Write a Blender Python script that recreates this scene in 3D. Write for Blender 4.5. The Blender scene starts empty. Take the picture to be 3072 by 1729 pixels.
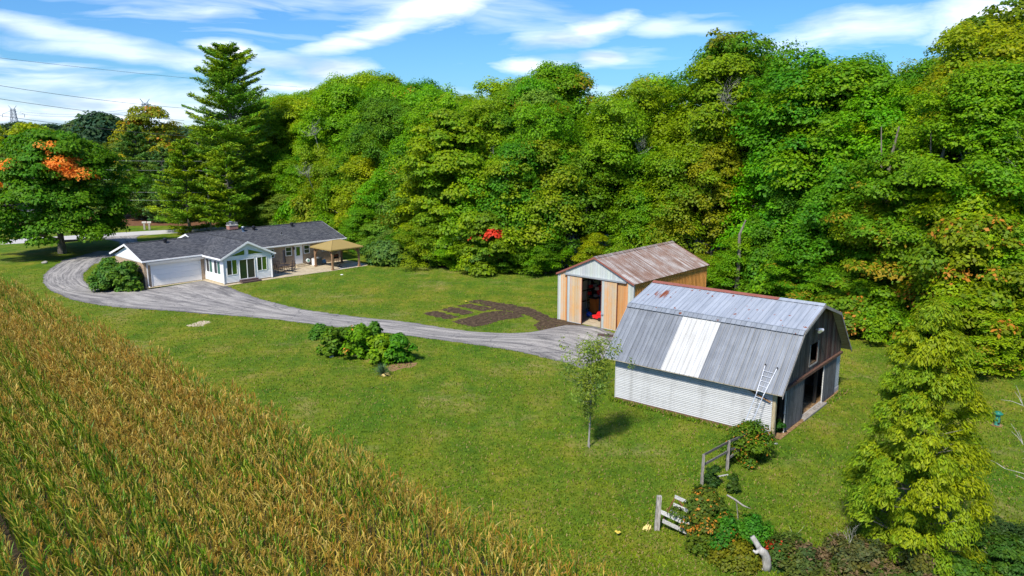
import bpy, math, random
import numpy as np
from mathutils import Vector, Matrix
from math import sin, cos, pi, radians
rnd = random.Random(7)
scene = bpy.context.scene
COL = scene.collection

# ------------------------------------------------------------------ camera, sky, sun, exposure
CAMH, PITCH, FPX = 15.0, 0.199, 2344.0          # height (m), tilt (rad), focal length in photo pixels
cam_d = bpy.data.cameras.new('camera'); cam = bpy.data.objects.new('camera', cam_d); COL.objects.link(cam)
cam.location = (0, 0, CAMH); cam.rotation_euler = (pi/2 - PITCH, 0, 0)
cam_d.sensor_width = 36; cam_d.lens = 36*FPX/3072; cam_d.clip_end = 6000; cam_d.clip_start = .2
scene.camera = cam
scene.view_settings.view_transform = 'Standard'; scene.view_settings.look = 'None'
scene.view_settings.gamma = 1; scene.view_settings.use_curve_mapping = False
scene.view_settings.exposure = 1.28
SUN_EL, SUN_DIR = radians(48), (-.45, -.893)
s_vec = Vector((SUN_DIR[0]*cos(SUN_EL), SUN_DIR[1]*cos(SUN_EL), sin(SUN_EL)))
sun_d = bpy.data.lights.new('sun', 'SUN'); sun_d.energy = 2.7; sun_d.angle = radians(6); sun_d.color = (1, .95, .86)
sun = bpy.data.objects.new('sun', sun_d); COL.objects.link(sun)
sun.rotation_euler = s_vec.to_track_quat('Z', 'Y').to_euler(); sun.location = (-40, -30, 60)

class NT:
    """short-hand for building node trees"""
    def __init__(s, tree): s.t = tree; s.n = tree.nodes; s.l = tree.links; s.n.clear()
    def node(s, ty, ins=None, **kw):
        nd = s.n.new(ty)
        for k, v in kw.items(): setattr(nd, k, v)
        for k, v in (ins or {}).items(): s.put(nd.inputs[k], v)
        return nd
    def put(s, sock, v):
        if isinstance(v, bpy.types.NodeSocket): s.l.new(v, sock)
        else:
            if isinstance(v, (tuple, list)) and sock.type == 'RGBA' and len(v) == 3: v = (*v, 1)
            sock.default_value = v
    def m(s, op, a, b=0., c=0.):
        return s.node('ShaderNodeMath', {0: a, 1: b, 2: c}, operation=op).outputs[0]
    def vm(s, op, a, b=(0, 0, 0)):
        return s.node('ShaderNodeVectorMath', {0: a, 1: b}, operation=op).outputs[0]
    def mix(s, f, a, b, mode='MIX'):
        nd = s.n.new('ShaderNodeMix'); nd.data_type = 'RGBA'; nd.blend_type = mode
        s.put(nd.inputs[0], f); s.put(nd.inputs[6], a); s.put(nd.inputs[7], b); return nd.outputs[2]
    def noise(s, vec, scale, det=4, rough=.55, dist=0., out=0):
        return s.node('ShaderNodeTexNoise', {'Vector': vec, 'Scale': scale, 'Detail': det, 'Roughness': rough, 'Distortion': dist}).outputs[out]
    def ramp(s, f, stops, interp='LINEAR'):
        nd = s.n.new('ShaderNodeValToRGB'); cr = nd.color_ramp; cr.interpolation = interp
        while len(cr.elements) < len(stops): cr.elements.new(.5)
        for e, (p, c) in zip(cr.elements, stops):
            e.position = p; e.color = (*c, 1) if isinstance(c, tuple) else (c, c, c, 1)
        s.put(nd.inputs[0], f); return nd.outputs[0]
    def rng(s, v, a, b, c=0., d=1.):
        return s.node('ShaderNodeMapRange', {0: v, 1: a, 2: b, 3: c, 4: d}).outputs[0]
    def mapping(s, v, sc=(1, 1, 1), rot=(0, 0, 0), loc=(0, 0, 0)):
        return s.node('ShaderNodeMapping', {0: v, 1: loc, 2: rot, 3: sc}).outputs[0]

def px_dir(px, py):
    X = px-1536; Y = 864.5-py
    v = Vector((X, FPX*cos(PITCH)+Y*sin(PITCH), -FPX*sin(PITCH)+Y*cos(PITCH))); return v.normalized()
def G(px, py, z=0.):
    """point of the place at height z that the photograph shows at pixel (px, py)"""
    d = px_dir(px, py); t = (z-CAMH)/d.z
    return Vector((d.x*t, d.y*t, z))
def zat(px, py, y):
    """height seen at pixel (px,py) for something y metres ahead"""
    d = px_dir(px, py); return CAMH + d.z/d.y*y

world = bpy.data.worlds.new('World'); scene.world = world; world.use_nodes = True
w = NT(world.node_tree)
sky = w.node('ShaderNodeTexSky', sky_type='NISHITA'); sky.sun_disc = False
sky.sun_elevation = SUN_EL; sky.sun_rotation = math.atan2(SUN_DIR[0], SUN_DIR[1]) % (2*pi)
sky.altitude = 250; sky.air_density = 1.0; sky.dust_density = .4; sky.ozone_density = 2.5
gen = w.node('ShaderNodeTexCoord').outputs['Generated']
sp = w.node('ShaderNodeSeparateXYZ', {0: gen}); sx, sy, sz = sp.outputs
az = w.m('ARCTAN2', sx, sy); el = w.m('ARCSINE', sz)
ae = w.node('ShaderNodeCombineXYZ', {0: az, 1: el}).outputs[0]
warp = w.noise(w.mapping(ae, (6, 16, 1)), 1., 3, .5, 0, 1)
ae2 = w.vm('ADD', ae, w.vm('MULTIPLY', w.vm('SUBTRACT', warp, (.5, .5, .5)), (.10, .028, 0)))
# thin streaky cirrus, everywhere; denser to the left of the view (and on round)
streak = w.noise(w.mapping(ae2, (3.6, 26, 1), (0, 0, radians(7))), 1., 7, .56, .5)
streak2 = w.noise(w.mapping(ae2, (2.1, 19, 1), (0, 0, radians(-9)), (3.1, 1.7, 0)), 1., 6, .55, .3)
cov = w.rng(az, -.55, .15, 1., 0.)
lowb = w.rng(el, .0, .075, .16, 0.)
body = w.m('MAXIMUM', w.m('MULTIPLY', streak, w.m('ADD', .80, w.m('MULTIPLY', cov, .22))), w.m('MULTIPLY', streak2, .95))
cm = w.rng(w.m('ADD', body, lowb), .525, .80)
def cloud(px, py, lx, ly, rot, gain):
    """one cloud bank: an oval in the sky with warped edges"""
    global cm
    d = px_dir(px, py); a0 = math.atan2(d.x, d.y); e0 = math.asin(d.z)
    q = w.vm('SUBTRACT', ae2, (a0, e0, 0))
    q = w.node('ShaderNodeVectorRotate', {'Vector': q, 'Angle': -rot}, rotation_type='Z_AXIS').outputs[0]
    q = w.vm('MULTIPLY', q, (FPX/lx, FPX/ly, 0))
    ln = w.node('ShaderNodeVectorMath', {0: q}, operation='LENGTH').outputs['Value']
    f = w.noise(w.mapping(ae2, (9, 40, 1), (0, 0, rot)), 1., 6, .6)
    v = w.m('MULTIPLY', w.rng(w.m('ADD', ln, w.m('MULTIPLY', w.m('SUBTRACT', f, .5), 1.5)), 1., .25), gain)
    cm = w.m('MAXIMUM', cm, v)
for c in [(1330, 10, 260, 62, .22, 1.0), (1090, 110, 260, 36, .30, .85), (1740, 95, 215, 38, .20, .9), (1980, 75, 120, 40, .1, .6),
          (190, 95, 360, 30, -.17, .60), (480, 180, 400, 34, -.13, .62), (820, 185, 260, 28, -.06, .6), (280, 300, 260, 34, -.02, .85),
          (1595, 200, 120, 36, 0, .95), (1800, 175, 80, 34, 0, .95), (1000, 215, 130, 40, 0, .9), (700, 160, 110, 34, 0, .95),
          (2560, 90, 260, 60, .05, .75), (2980, 70, 230, 90, 0, .85), (2080, 80, 200, 26, 0, .45), (900, 260, 240, 26, 0, .7)]: cloud(*c)
cm = w.m('MINIMUM', cm, 1.)
grey = w.noise(w.mapping(ae2, (7, 34, 1), (0, 0, 0), (5, 2, 0)), 1., 4, .5)
ccol = w.mix(w.rng(grey, .50, .66), (.58, .61, .66), (.30, .36, .46))
SKY = .071
blue = w.mix(w.rng(el, .0, .5), (.30, .55, .80), (.32, .64, 1.05))
skyc = w.mix(1., w.node('ShaderNodeVectorMath', {0: sky.outputs[0], 'Scale': SKY}, operation='SCALE').outputs[0], blue, 'MULTIPLY')
fin = w.mix(w.m('MULTIPLY', cm, .93), skyc, ccol)
bg = w.node('ShaderNodeBackground', {'Color': fin, 'Strength': 1.0})
w.node('ShaderNodeOutputWorld', {'Surface': bg.outputs[0]})

# ------------------------------------------------------------------ materials
def mat(name):
    m = bpy.data.materials.new(name); m.use_nodes = True; return m, NT(m.node_tree)
def finish(m, n, col, rough=.8, metal=0., bump=None, bstr=.3, bdist=.02, spec=.5, **kw):
    ins = {'Base Color': col, 'Roughness': rough, 'Metallic': metal, 'Specular IOR Level': spec}; ins.update(kw)
    if bump is not None:
        ins['Normal'] = n.node('ShaderNodeBump', {'Strength': bstr, 'Distance': bdist, 'Height': bump}).outputs[0]
    p = n.node('ShaderNodeBsdfPrincipled', ins)
    n.node('ShaderNodeOutputMaterial', {'Surface': p.outputs[0]}); return m
def tc(n, out='Object', obj=None):
    nd = n.node('ShaderNodeTexCoord')
    if obj: nd.object = obj
    return nd.outputs[out]
def plain(name, col, rough=.7, var=.15, scale=6., metal=0., spec=.4, tint=False):
    m, n = mat(name); o = tc(n)
    f = n.noise(o, scale, 5, .6)
    c = n.mix(f, tuple(x*(1-var*1.6) for x in col), tuple(min(1, x*(1+var)) for x in col))
    if tint: c = n.mix(1., c, n.node('ShaderNodeObjectInfo').outputs['Color'], 'MULTIPLY')
    return finish(m, n, c, rough, metal, f, .2, .01, spec)
def wood(name, c1, c2, sc=(9, 9, 1.2), rough=.85, tint=True):
    m, n = mat(name); o = tc(n)
    oi = n.node('ShaderNodeObjectInfo')
    o2 = n.vm('ADD', o, n.vm('SCALE', oi.outputs['Location'], (0, 0, 0)))
    nd = n.node('ShaderNodeVectorMath', {0: o, 1: n.node('ShaderNodeCombineXYZ', {0: n.m('MULTIPLY', oi.outputs['Random'], 37.), 1: n.m('MULTIPLY', oi.outputs['Random'], 11.)}).outputs[0]}, operation='ADD').outputs[0]
    g = n.noise(n.mapping(nd, sc), 3., 6, .65)
    c = n.mix(n.rng(g, .35, .65), c1, c2)
    f2 = n.rng(oi.outputs['Random'], 0, 1, .78, 1.15)
    c = n.node('ShaderNodeVectorMath', {0: c, 'Scale': f2}, operation='SCALE').outputs[0]
    if tint: c = n.mix(1., c, oi.outputs['Color'], 'MULTIPLY')
    return finish(m, n, c, rough, 0, g, .35, .01, .2)

def leaf_mat(name, gloss=.2, trans=.46, autumn=((.34, .22, .015), (.40, .30, .02)), vr=(.66, 1.38), hue=True, fleck=.22):
    """leaf colour = object colour x per-leaf variation; clumps whose g value passes the object's alpha have turned"""
    m, n = mat(name)
    at = n.node('ShaderNodeAttribute', attribute_name='Col'); s3 = n.node('ShaderNodeSeparateColor', {0: at.outputs[0]})
    r, g, b = s3.outputs
    oi = n.node('ShaderNodeObjectInfo')
    base = oi.outputs['Color']
    yel = n.mix(1., base, (1.22, 1.10, .5), 'MULTIPLY'); blu = n.mix(1., base, (.66, .92, 1.0), 'MULTIPLY')
    c = n.mix(n.rng(b, .15, .85), blu, yel) if hue else base
    c = n.node('ShaderNodeVectorMath', {0: c, 'Scale': n.rng(r, 0, 1, *vr)}, operation='SCALE').outputs[0]
    au = n.mix(r, *autumn)
    turned = n.m('GREATER_THAN', n.m('ADD', g, n.m('MULTIPLY', n.m('SUBTRACT', r, .5), fleck)), oi.outputs['Alpha'])
    c = n.mix(turned, c, au)
    d = n.node('ShaderNodeBsdfPrincipled', {'Base Color': c, 'Roughness': .55, 'Specular IOR Level': gloss})
    t = n.node('ShaderNodeBsdfTranslucent', {'Color': n.mix(1., c, (1.25, 1.3, .6), 'MULTIPLY')})
    mx = n.node('ShaderNodeMixShader', {0: trans, 1: d.outputs[0], 2: t.outputs[0]})
    n.node('ShaderNodeOutputMaterial', {'Surface': mx.outputs[0]}); return m
M = {}
M['leaf'] = leaf_mat('leaves')
M['leaf_orange'] = leaf_mat('leaves_turning_orange', autumn=((.80, .22, .02), (.86, .38, .06)))
M['leaf_fleck'] = leaf_mat('leaves_flecked_orange', autumn=((.42, .22, .015), (.60, .24, .03)), fleck=1.3)
M['leaf_red'] = leaf_mat('leaves_turning_red', autumn=((.62, .035, .02), (.75, .09, .03)))
M['needle'] = leaf_mat('pine_needles', gloss=.15, trans=.30, vr=(.6, 1.4))
M['bark'] = wood('bark', (.10, .085, .07), (.24, .21, .17), (5, 5, 1.2), .9)
M['bark_pale'] = wood('pale_bark', (.25, .23, .20), (.48, .46, .42), (5, 5, 1.2), .9)

# lawn
m, n = mat('lawn'); o = tc(n)
big = n.noise(o, .055, 4, .6); mid = n.noise(o, .33, 5, .62); fine = n.noise(o, 2.3, 6, .7); grain = n.noise(n.mapping(o, (1, 1, 1)), 14., 5, .75)
vfine = n.noise(o, 46., 3, .7)
stripe = n.noise(n.mapping(o, (.9, .12, 1), (0, 0, radians(-43))), 1., 3, .5)
c = n.ramp(mid, [(.32, (.072, .138, .008)), (.46, (.116, .172, .010)), (.58, (.170, .190, .016)), (.72, (.250, .215, .055))])
c = n.mix(n.rng(big, .35, .65), n.mix(1., c, (.80, 1.0, .80), 'MULTIPLY'), n.mix(1., c, (1.28, 1.08, 1.05), 'MULTIPLY'))
c = n.mix(n.rng(stripe, .38, .60, 0, .85), c, n.mix(1., c, (.72, .86, .8), 'MULTIPLY'))
c = n.mix(n.rng(fine, .30, .72), n.mix(1., c, (.55, .66, .50), 'MULTIPLY'), n.mix(1., c, (1.38, 1.26, 1.45), 'MULTIPLY'))
c = n.mix(n.rng(grain, .32, .68), n.mix(1., c, (.55, .62, .50), 'MULTIPLY'), n.mix(1., c, (1.42, 1.34, 1.4), 'MULTIPLY'))
dry = n.m('MULTIPLY', n.rng(n.noise(o, .16, 5, .65), .55, .70), n.rng(n.noise(o, 1.1, 5, .7), .42, .62))
c = n.mix(n.m('MULTIPLY', dry, .75), c, (.34, .26, .11))
h = n.m('ADD', n.m('MULTIPLY', grain, .6), n.m('ADD', n.m('MULTIPLY', fine, .8), n.m('MULTIPLY', vfine, .3)))
M['lawn'] = finish(m, n, c, .9, 0, h, .8, .10, .15)
M['grass_blade'] = leaf_mat('grass_blades', gloss=.1, trans=.3, vr=(.6, 1.4), autumn=((.24, .19, .06), (.30, .23, .09)))

def ground_mat(name, ramp_stops, sc=3., bump=.5, rough=.95):
    m, n = mat(name); o = tc(n)
    f = n.noise(o, sc, 7, .72, .3)
    return finish(m, n, n.ramp(f, ramp_stops), rough, 0, f, bump, .08, .2)
M['soil'] = ground_mat('dark_tilled_soil', [(.3, (.022, .014, .008)), (.48, (.055, .035, .020)), (.62, (.12, .082, .046)), (.78, (.27, .20, .11))], 3.4, .9)
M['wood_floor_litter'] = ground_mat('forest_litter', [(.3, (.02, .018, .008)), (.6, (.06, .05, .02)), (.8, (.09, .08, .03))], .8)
M['field_soil'] = ground_mat('field_soil', [(.3, (.05, .035, .02)), (.7, (.11, .08, .045))], 1.2)
M['mulch'] = ground_mat('red_brown_mulch', [(.3, (.09, .035, .018)), (.7, (.20, .10, .05))], 1.5)
M['straw'] = ground_mat('straw_litter', [(.3, (.10, .05, .025)), (.5, (.22, .13, .06)), (.7, (.42, .30, .14))], 5.)
M['far_field'] = ground_mat('far_field', [(.3, (.20, .13, .05)), (.7, (.30, .20, .08))], .06)

# asphalt: uv = (metres along, 0..1 across)
m, n = mat('old_asphalt'); uv = tc(n, 'UV'); o = tc(n)
sep = n.node('ShaderNodeSeparateXYZ', {0: uv}); along, across = sep.outputs[0], sep.outputs[1]
st = n.noise(n.mapping(uv, (.22, 17, 1)), 1., 6, .7, .5)
st2 = n.noise(n.mapping(uv, (.55, 6, 1), (0, 0, .05)), 1., 5, .65)
gr = n.noise(o, 9., 5, .8); bigp = n.noise(o, .22, 4, .6)
c = n.ramp(st, [(.32, (.065, .066, .074)), (.44, (.17, .172, .18)), (.56, (.36, .362, .365)), (.74, (.56, .56, .55))])
c = n.mix(n.rng(st2, .40, .66, .0, .45), c, (.38, .38, .385))
rut = n.m('MULTIPLY', n.rng(n.m('ABSOLUTE', n.m('SUBTRACT', n.m('ABSOLUTE', n.m('SUBTRACT', across, .5)), .2)), .11, .02), n.rng(st2, .3, .6))
c = n.mix(n.m('MULTIPLY', rut, .35), c, (.50, .50, .49))
edge = n.rng(n.m('ABSOLUTE', n.m('SUBTRACT', n.m('ADD', across, n.m('MULTIPLY', n.m('SUBTRACT', gr, .5), .12)), .5)), .43, .49)
c = n.mix(n.m('MULTIPLY', edge, .62), c, (.085, .085, .10))
c = n.mix(n.rng(bigp, .4, .65, 0, .35), c, (.16, .165, .185))
c = n.mix(1., c, (.95, .88, .79), 'MULTIPLY')
c = n.mix(n.rng(gr, .35, .65, .0, 1.), n.mix(1., c, (.68, .68, .70), 'MULTIPLY'), n.mix(1., c, (1.2, 1.2, 1.2), 'MULTIPLY'))
vo = n.node('ShaderNodeTexVoronoi', {'Vector': n.vm('ADD', o, n.vm('SCALE', n.noise(o, .7, 4, .7, 0, 1), (0, 0, 0))), 'Scale': .33}, feature='DISTANCE_TO_EDGE')
vo.inputs['Vector'].default_value = (0, 0, 0)
wv = n.vm('ADD', o, n.vm('MULTIPLY', n.noise(o, .9, 4, .7, 0, 1), (1.6, 1.6, 0)))
n.l.new(wv, vo.inputs['Vector'])
c = n.mix(n.rng(vo.outputs[0], .012, .0, 0, .75), c, (.05, .05, .055))
M['asphalt'] = finish(m, n, c, .9, 0, gr, .4, .02, .3)
m, n = mat('road_asphalt'); o = tc(n)
f = n.noise(n.mapping(o, (1, 1, 1)), .8, 6, .7); M['road'] = finish(m, n, n.mix(f, (.36, .34, .32), (.54, .52, .50)), .9, 0, f, .2, .01)
m, n = mat('concrete'); o = tc(n); f = n.noise(o, 1.6, 6, .7)
M['concrete'] = finish(m, n, n.ramp(f, [(.3, (.30, .24, .15)), (.6, (.48, .40, .27)), (.8, (.56, .49, .36))]), .85, 0, f, .2, .01)
M['concrete_pale'] = plain('pale_concrete', (.50, .47, .42), .85, .18, 2.)

def uvmat(name): return mat(name)
# tan brick (uv in metres)
m, n = mat('tan_brick'); uv = tc(n, 'UV')
br = n.node('ShaderNodeTexBrick', {'Vector': uv, 'Color1': (.46, .34, .225, 1), 'Color2': (.34, .245, .16, 1), 'Mortar': (.38, .31, .24, 1), 'Scale': 1., 'Mortar Size': .008, 'Brick Width': .21, 'Row Height': .07, 'Bias': .0})
f = n.noise(tc(n), 1.4, 5, .6)
c = n.mix(n.rng(f, .35, .65), n.mix(1., br.outputs[0], (.82, .82, .82), 'MULTIPLY'), n.mix(1., br.outputs[0], (1.15, 1.12, 1.1), 'MULTIPLY'))
M['brick'] = finish(m, n, c, .9, 0, br.outputs['Fac'], -.4, .01, .2)
m, n = mat('red_brick'); uv = tc(n, 'UV')
br = n.node('ShaderNodeTexBrick', {'Vector': uv, 'Color1': (.36, .12, .08, 1), 'Color2': (.26, .085, .06, 1), 'Mortar': (.35, .28, .24, 1), 'Scale': 1., 'Mortar Size': .01, 'Brick Width': .21, 'Row Height': .08})
M['red_brick'] = finish(m, n, br.outputs[0], .9)
# shingles
m, n = mat('slate_grey_shingles'); uv = tc(n, 'UV')
br = n.node('ShaderNodeTexBrick', {'Vector': uv, 'Color1': (.042, .045, .053, 1), 'Color2': (.105, .108, .115, 1), 'Mortar': (.018, .018, .022, 1), 'Scale': 1., 'Mortar Size': .012, 'Brick Width': .30, 'Row Height': .15, 'Bias': -.15})
f = n.noise(n.mapping(uv, (4, 8, 1)), 1., 5, .75); f2 = n.noise(uv, .22, 3, .5)
c = n.mix(n.rng(f, .35, .65), n.mix(1., br.outputs[0], (.78, .78, .8), 'MULTIPLY'), n.mix(1., br.outputs[0], (1.3, 1.3, 1.3), 'MULTIPLY'))
c = n.mix(n.rng(f2, .4, .65, 0, .4), c, n.mix(1., c, (1.5, 1.42, 1.25), 'MULTIPLY'))
M['shingle'] = finish(m, n, c, .92, 0, f, .5, .02, .25)
M['white'] = plain('white_painted_trim', (.80, .79, .77), .55, .05, 3.)
M['white_siding'] = plain('white_siding', (.42, .425, .42), .55, .10, 1.3)
M['house_siding'] = plain('house_white_siding', (.80, .79, .77), .55, .05, 1.3)
M['soffit'] = plain('cream_soffit', (.52, .47, .36), .7, .08)
m, n = mat('garage_door_paint'); o = tc(n); f = n.noise(o, 1.1, 4, .6)
M['garage'] = finish(m, n, n.mix(f, (.78, .76, .73), (.84, .82, .79)), .5)
M['black'] = plain('black_metal', (.014, .014, .018), .45, .2)
M['bluevent'] = plain('blue_grey_vent', (.06, .10, .17), .4, .2)
M['galv'] = plain('galvanised_steel', (.42, .44, .46), .42, .15, 5., .5)
M['glass'] = finish(*(lambda a: (a[0], a[1], (.010, .022, .010)))(mat('dark_window_glass')), .03, 0, None, 0, 0, 1.)
def glassm(name, c, metal):
    m, n = mat(name); return finish(m, n, c, .04, metal, None, 0, 0, 1.)
M['glass'] = glassm('dark_window_glass', (.03, .055, .03), .35)  # green in the dark base colour stands in for reflected greenery
M['glass_dark'] = glassm('charcoal_screen_glass', (.035, .035, .04), .1)
M['glass_teal'] = glassm('teal_blind_glass', (.05, .15, .11), .2)
M['glass_green'] = glassm('green_reflection_painted_glass', (.10, .18, .03), .45)  # reflected foliage painted as the colour of the glass itself
M['stain_wood'] = wood('brown_stained_timber', (.22, .125, .065), (.33, .20, .115), (7, 7, 1.5), .7)
M['canopy'] = plain('tan_canopy_metal', (.30, .215, .07), .6, .06, 2.)
M['step_wood'] = wood('purplish_brown_step_boards', (.075, .045, .042), (.13, .085, .08), (1.2, 9, 9), .8)
M['furniture'] = plain('dark_bronze_furniture', (.045, .038, .042), .5, .2)
M['umbrella'] = plain('black_umbrella_cloth', (.018, .016, .022), .8, .2)
M['ac'] = plain('grey_ac_cabinet', (.17, .20, .21), .5, .1)
M['meter'] = plain('white_hose_reel_plastic', (.62, .66, .63), .5, .05)
M['green_spot'] = plain('green_plastic', (.08, .32, .20), .5, .1)
M['old_wood'] = wood('silvery_fence_wood', (.17, .15, .13), (.42, .39, .35), (8, 8, 1.5), .9)
M['old_wood_dark'] = wood('dark_rail_wood', (.07, .065, .06), (.20, .18, .16), (2, 9, 9), .9)
M['grey_board'] = wood('weathered_grey_barn_board', (.045, .044, .045), (.18, .175, .175), (10, 10, .8), .9)
M['old_paint_board'] = wood('chipped_white_board', (.30, .29, .27), (.66, .65, .62), (4, 9, 9), .85)
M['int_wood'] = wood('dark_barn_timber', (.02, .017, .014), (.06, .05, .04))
M['rust'] = plain('rusty_iron', (.21, .065, .035), .8, .35, 4.)
M['rust_cap'] = plain('red_brown_ridge_cap', (.25, .085, .06), .7, .25, 4.)
M['alu'] = plain('aluminium', (.72, .73, .75), .35, .05, 5., .6)
M['stone'] = plain('pale_stone', (.42, .40, .38), .9, .2, 5.)
M['rag'] = plain('yellow_rag', (.75, .60, .22), .8, .25, 9.)
M['pole'] = wood('weathered_utility_pole', (.30, .27, .24), (.45, .42, .38), (6, 6, .6))
M['wire'] = plain('wire_metal', (.10, .10, .11), .5)
M['wire_bright'] = plain('bare_wire', (.42, .43, .45), .4)
M['pylon'] = plain('pylon_steel', (.30, .33, .38), .6, .1)
for nm, c in dict(red=(.62, .018, .02), blue=(.012, .10, .60), navy=(.015, .06, .30), orange=(.62, .20, .035), skyblue=(.10, .22, .36), yellow=(.55, .42, .06), greenm=(.02, .17, .11), tyre=(.02, .02, .02), teal=(.04, .22, .16)).items():
    M[nm] = plain(nm+'_paint', c, .4, .12)

# ------------------------------------------------------------------ mesh helpers
class MB:
    def __init__(s): s.v = []; s.f = []; s.pr = []
    def quad(s, a, b, c, d):
        k = len(s.v); s.v += [tuple(a), tuple(b), tuple(c), tuple(d)]; s.f.append((k, k+1, k+2, k+3))
    def poly(s, pts):
        k = len(s.v); s.v += [tuple(p) for p in pts]; s.f.append(tuple(range(k, k+len(pts))))
    def box(s, x0, x1, y0, y1, z0, z1):
        k = len(s.v); s.pr.append(k)
        s.v += [(x, y, z) for z in (z0, z1) for y in (y0, y1) for x in (x0, x1)]
        for f in ((0, 2, 3, 1), (4, 5, 7, 6), (0, 1, 5, 4), (2, 6, 7, 3), (0, 4, 6, 2), (1, 3, 7, 5)): s.f.append(tuple(k+i for i in f))
        return s
    def hexa(s, P):
        """eight corners: bottom ring of four, top ring of four"""
        k = len(s.v); s.pr.append(k); s.v += [tuple(p) for p in P]
        for f in ((3, 2, 1, 0), (4, 5, 6, 7), (0, 1, 5, 4), (1, 2, 6, 5), (2, 3, 7, 6), (3, 0, 4, 7)): s.f.append(tuple(k+i for i in f))
        return s
    def prism(s, pts, d):
        """polygon pts extruded by the vector d"""
        k = len(s.v); s.pr.append(k); n_ = len(pts); d = Vector(d)
        s.v += [tuple(p) for p in pts] + [tuple(Vector(p)+d) for p in pts]
        s.f.append(tuple(k+i for i in range(n_))[::-1]); s.f.append(tuple(k+n_+i for i in range(n_)))
        for i in range(n_):
            j = (i+1) % n_; s.f.append((k+i, k+j, k+n_+j, k+n_+i))
        return s
    def bar(s, a, b, w_, h_=None, up=(0, 0, 1)):
        a, b = Vector(a), Vector(b); d = (b-a).normalized(); h_ = h_ or w_
        upv = Vector(up)
        if abs(d.dot(upv)) > .97: upv = Vector((0, 1, 0)) if abs(d.y) < .9 else Vector((1, 0, 0))
        x = d.cross(upv).normalized()*w_/2; y = x.cross(d).normalized()*h_/2
        return s.hexa([a-x-y, a+x-y, a+x+y, a-x+y, b-x-y, b+x-y, b+x+y, b-x+y])
    def tube(s, pts, radii, n_=6, cap=True):
        pts = [Vector(p) for p in pts]; k0 = len(s.v); s.pr.append(k0)
        if not isinstance(radii, (list, tuple)): radii = [radii]*len(pts)
        ref = None
        for i, p in enumerate(pts):
            d = (pts[min(i+1, len(pts)-1)]-pts[max(i-1, 0)])
            d = d.normalized() if d.length > 1e-9 else Vector((0, 0, 1))
            if ref is None: ref = Vector((1, 0, 0)) if abs(d.x) < .9 else Vector((0, 1, 0))
            x = (ref-d*ref.dot(d)).normalized(); y = d.cross(x); ref = x
            for j in range(n_):
                a = 2*pi*j/n_; s.v.append(tuple(p+(x*cos(a)+y*sin(a))*radii[i]))
        for i in range(len(pts)-1):
            for j in range(n_):
                a = k0+i*n_+j; b = k0+i*n_+(j+1) % n_; s.f.append((a, b, b+n_, a+n_))
        if cap:
            s.f.append(tuple(k0+j for j in range(n_))[::-1]); s.f.append(tuple(k0+(len(pts)-1)*n_+j for j in range(n_)))
        return s
    def lathe(s, prof, c=(0, 0, 0), n_=16):
        s.tube([(c[0], c[1], c[2]+z) for r, z in prof], [max(r, 1e-4) for r, z in prof], n_); return s
    def mesh(s, name, uv=True):
        me = bpy.data.meshes.new(name); me.from_pydata(s.v, [], s.f)
        if uv:
            ul = me.uv_layers.new(name='UVMap'); dat = ul.data
            for p in me.polygons:
                nn = p.normal
                if abs(nn.z) > .999: t = Vector((1, 0, 0))
                else: t = Vector((0, 0, 1)).cross(nn).normalized()
                b = nn.cross(t)
                for li in p.loop_indices:
                    co = me.vertices[me.loops[li].vertex_index].co; dat[li].uv = (co.dot(t), co.dot(b))
        return me
    def build(s, name, m_, parent=None, smooth=False, loc=None, rz=None):
        me = s.mesh(name); return link(name, me, m_, parent, smooth, loc, rz)
def link(name, me, m_, parent=None, smooth=False, loc=None, rz=None, color=None):
    o = bpy.data.objects.new(name, me)
    if m_ is not None and not me.materials: me.materials.append(m_)
    COL.objects.link(o)
    if parent is not None: o.parent = parent
    if loc is not None: o.location = loc
    if rz is not None: o.rotation_euler = (0, 0, rz)
    if color is not None: o.color = color
    if smooth:
        me.polygons.foreach_set('use_smooth', [True]*len(me.polygons))
    return o
def tag(o, label=None, cat=None, group=None, kind=None):
    if label: o['label'] = label
    if cat: o['category'] = cat
    if group: o['group'] = group
    if kind: o['kind'] = kind
    return o
def empty(name, loc=(0, 0, 0), rz=0, label=None, cat=None, group=None):
    o = bpy.data.objects.new(name, None); COL.objects.link(o); o.empty_display_size = .3
    o.location = loc; o.rotation_euler = (0, 0, rz); return tag(o, label, cat, group)
KIDS = {}
def copy_tree(src, parent=None):
    c = src.copy(); COL.objects.link(c); c.parent = parent
    for ch in src.children: copy_tree(ch, c)
    return c
def frame(org, a):
    U = Vector((cos(a), sin(a), 0)); V = Vector((-sin(a), cos(a), 0)); org = Vector(org)
    return lambda u, v, z=0: org+U*u+V*v+Vector((0, 0, z))

# ------------------------------------------------------------------ ground sheets
def sheet(name, pts, z, m_, kind='structure', jitter=0, seg=None, parent=None, seed=1):
    """flat polygon with an optional ragged outline, triangulated"""
    rr = random.Random(seed); P = []
    for i, p in enumerate(pts):
        q = pts[(i+1) % len(pts)]; a = Vector((p[0], p[1])); b = Vector((q[0], q[1])); L_ = (b-a).length
        k = max(1, int(L_/seg)) if seg else 1
        for j in range(k):
            c_ = a.lerp(b, j/k)
            if jitter: c_ = c_+Vector((rr.uniform(-1, 1), rr.uniform(-1, 1)))*jitter
            P.append((c_.x, c_.y, z))
    from mathutils.geometry import tessellate_polygon
    tris = tessellate_polygon([[Vector(p) for p in P]])
    me = bpy.data.meshes.new(name)
    fs = []
    for t in tris:
        a, b, c_ = [Vector(P[i]) for i in t]
        fs.append(t if (b-a).cross(c_-a).z > 0 else t[::-1])
    me.from_pydata(P, [], fs); o = link(name, me, m_, parent)
    if kind: o['kind'] = kind
    return o
g = MB(); R_ = 3000
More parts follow.
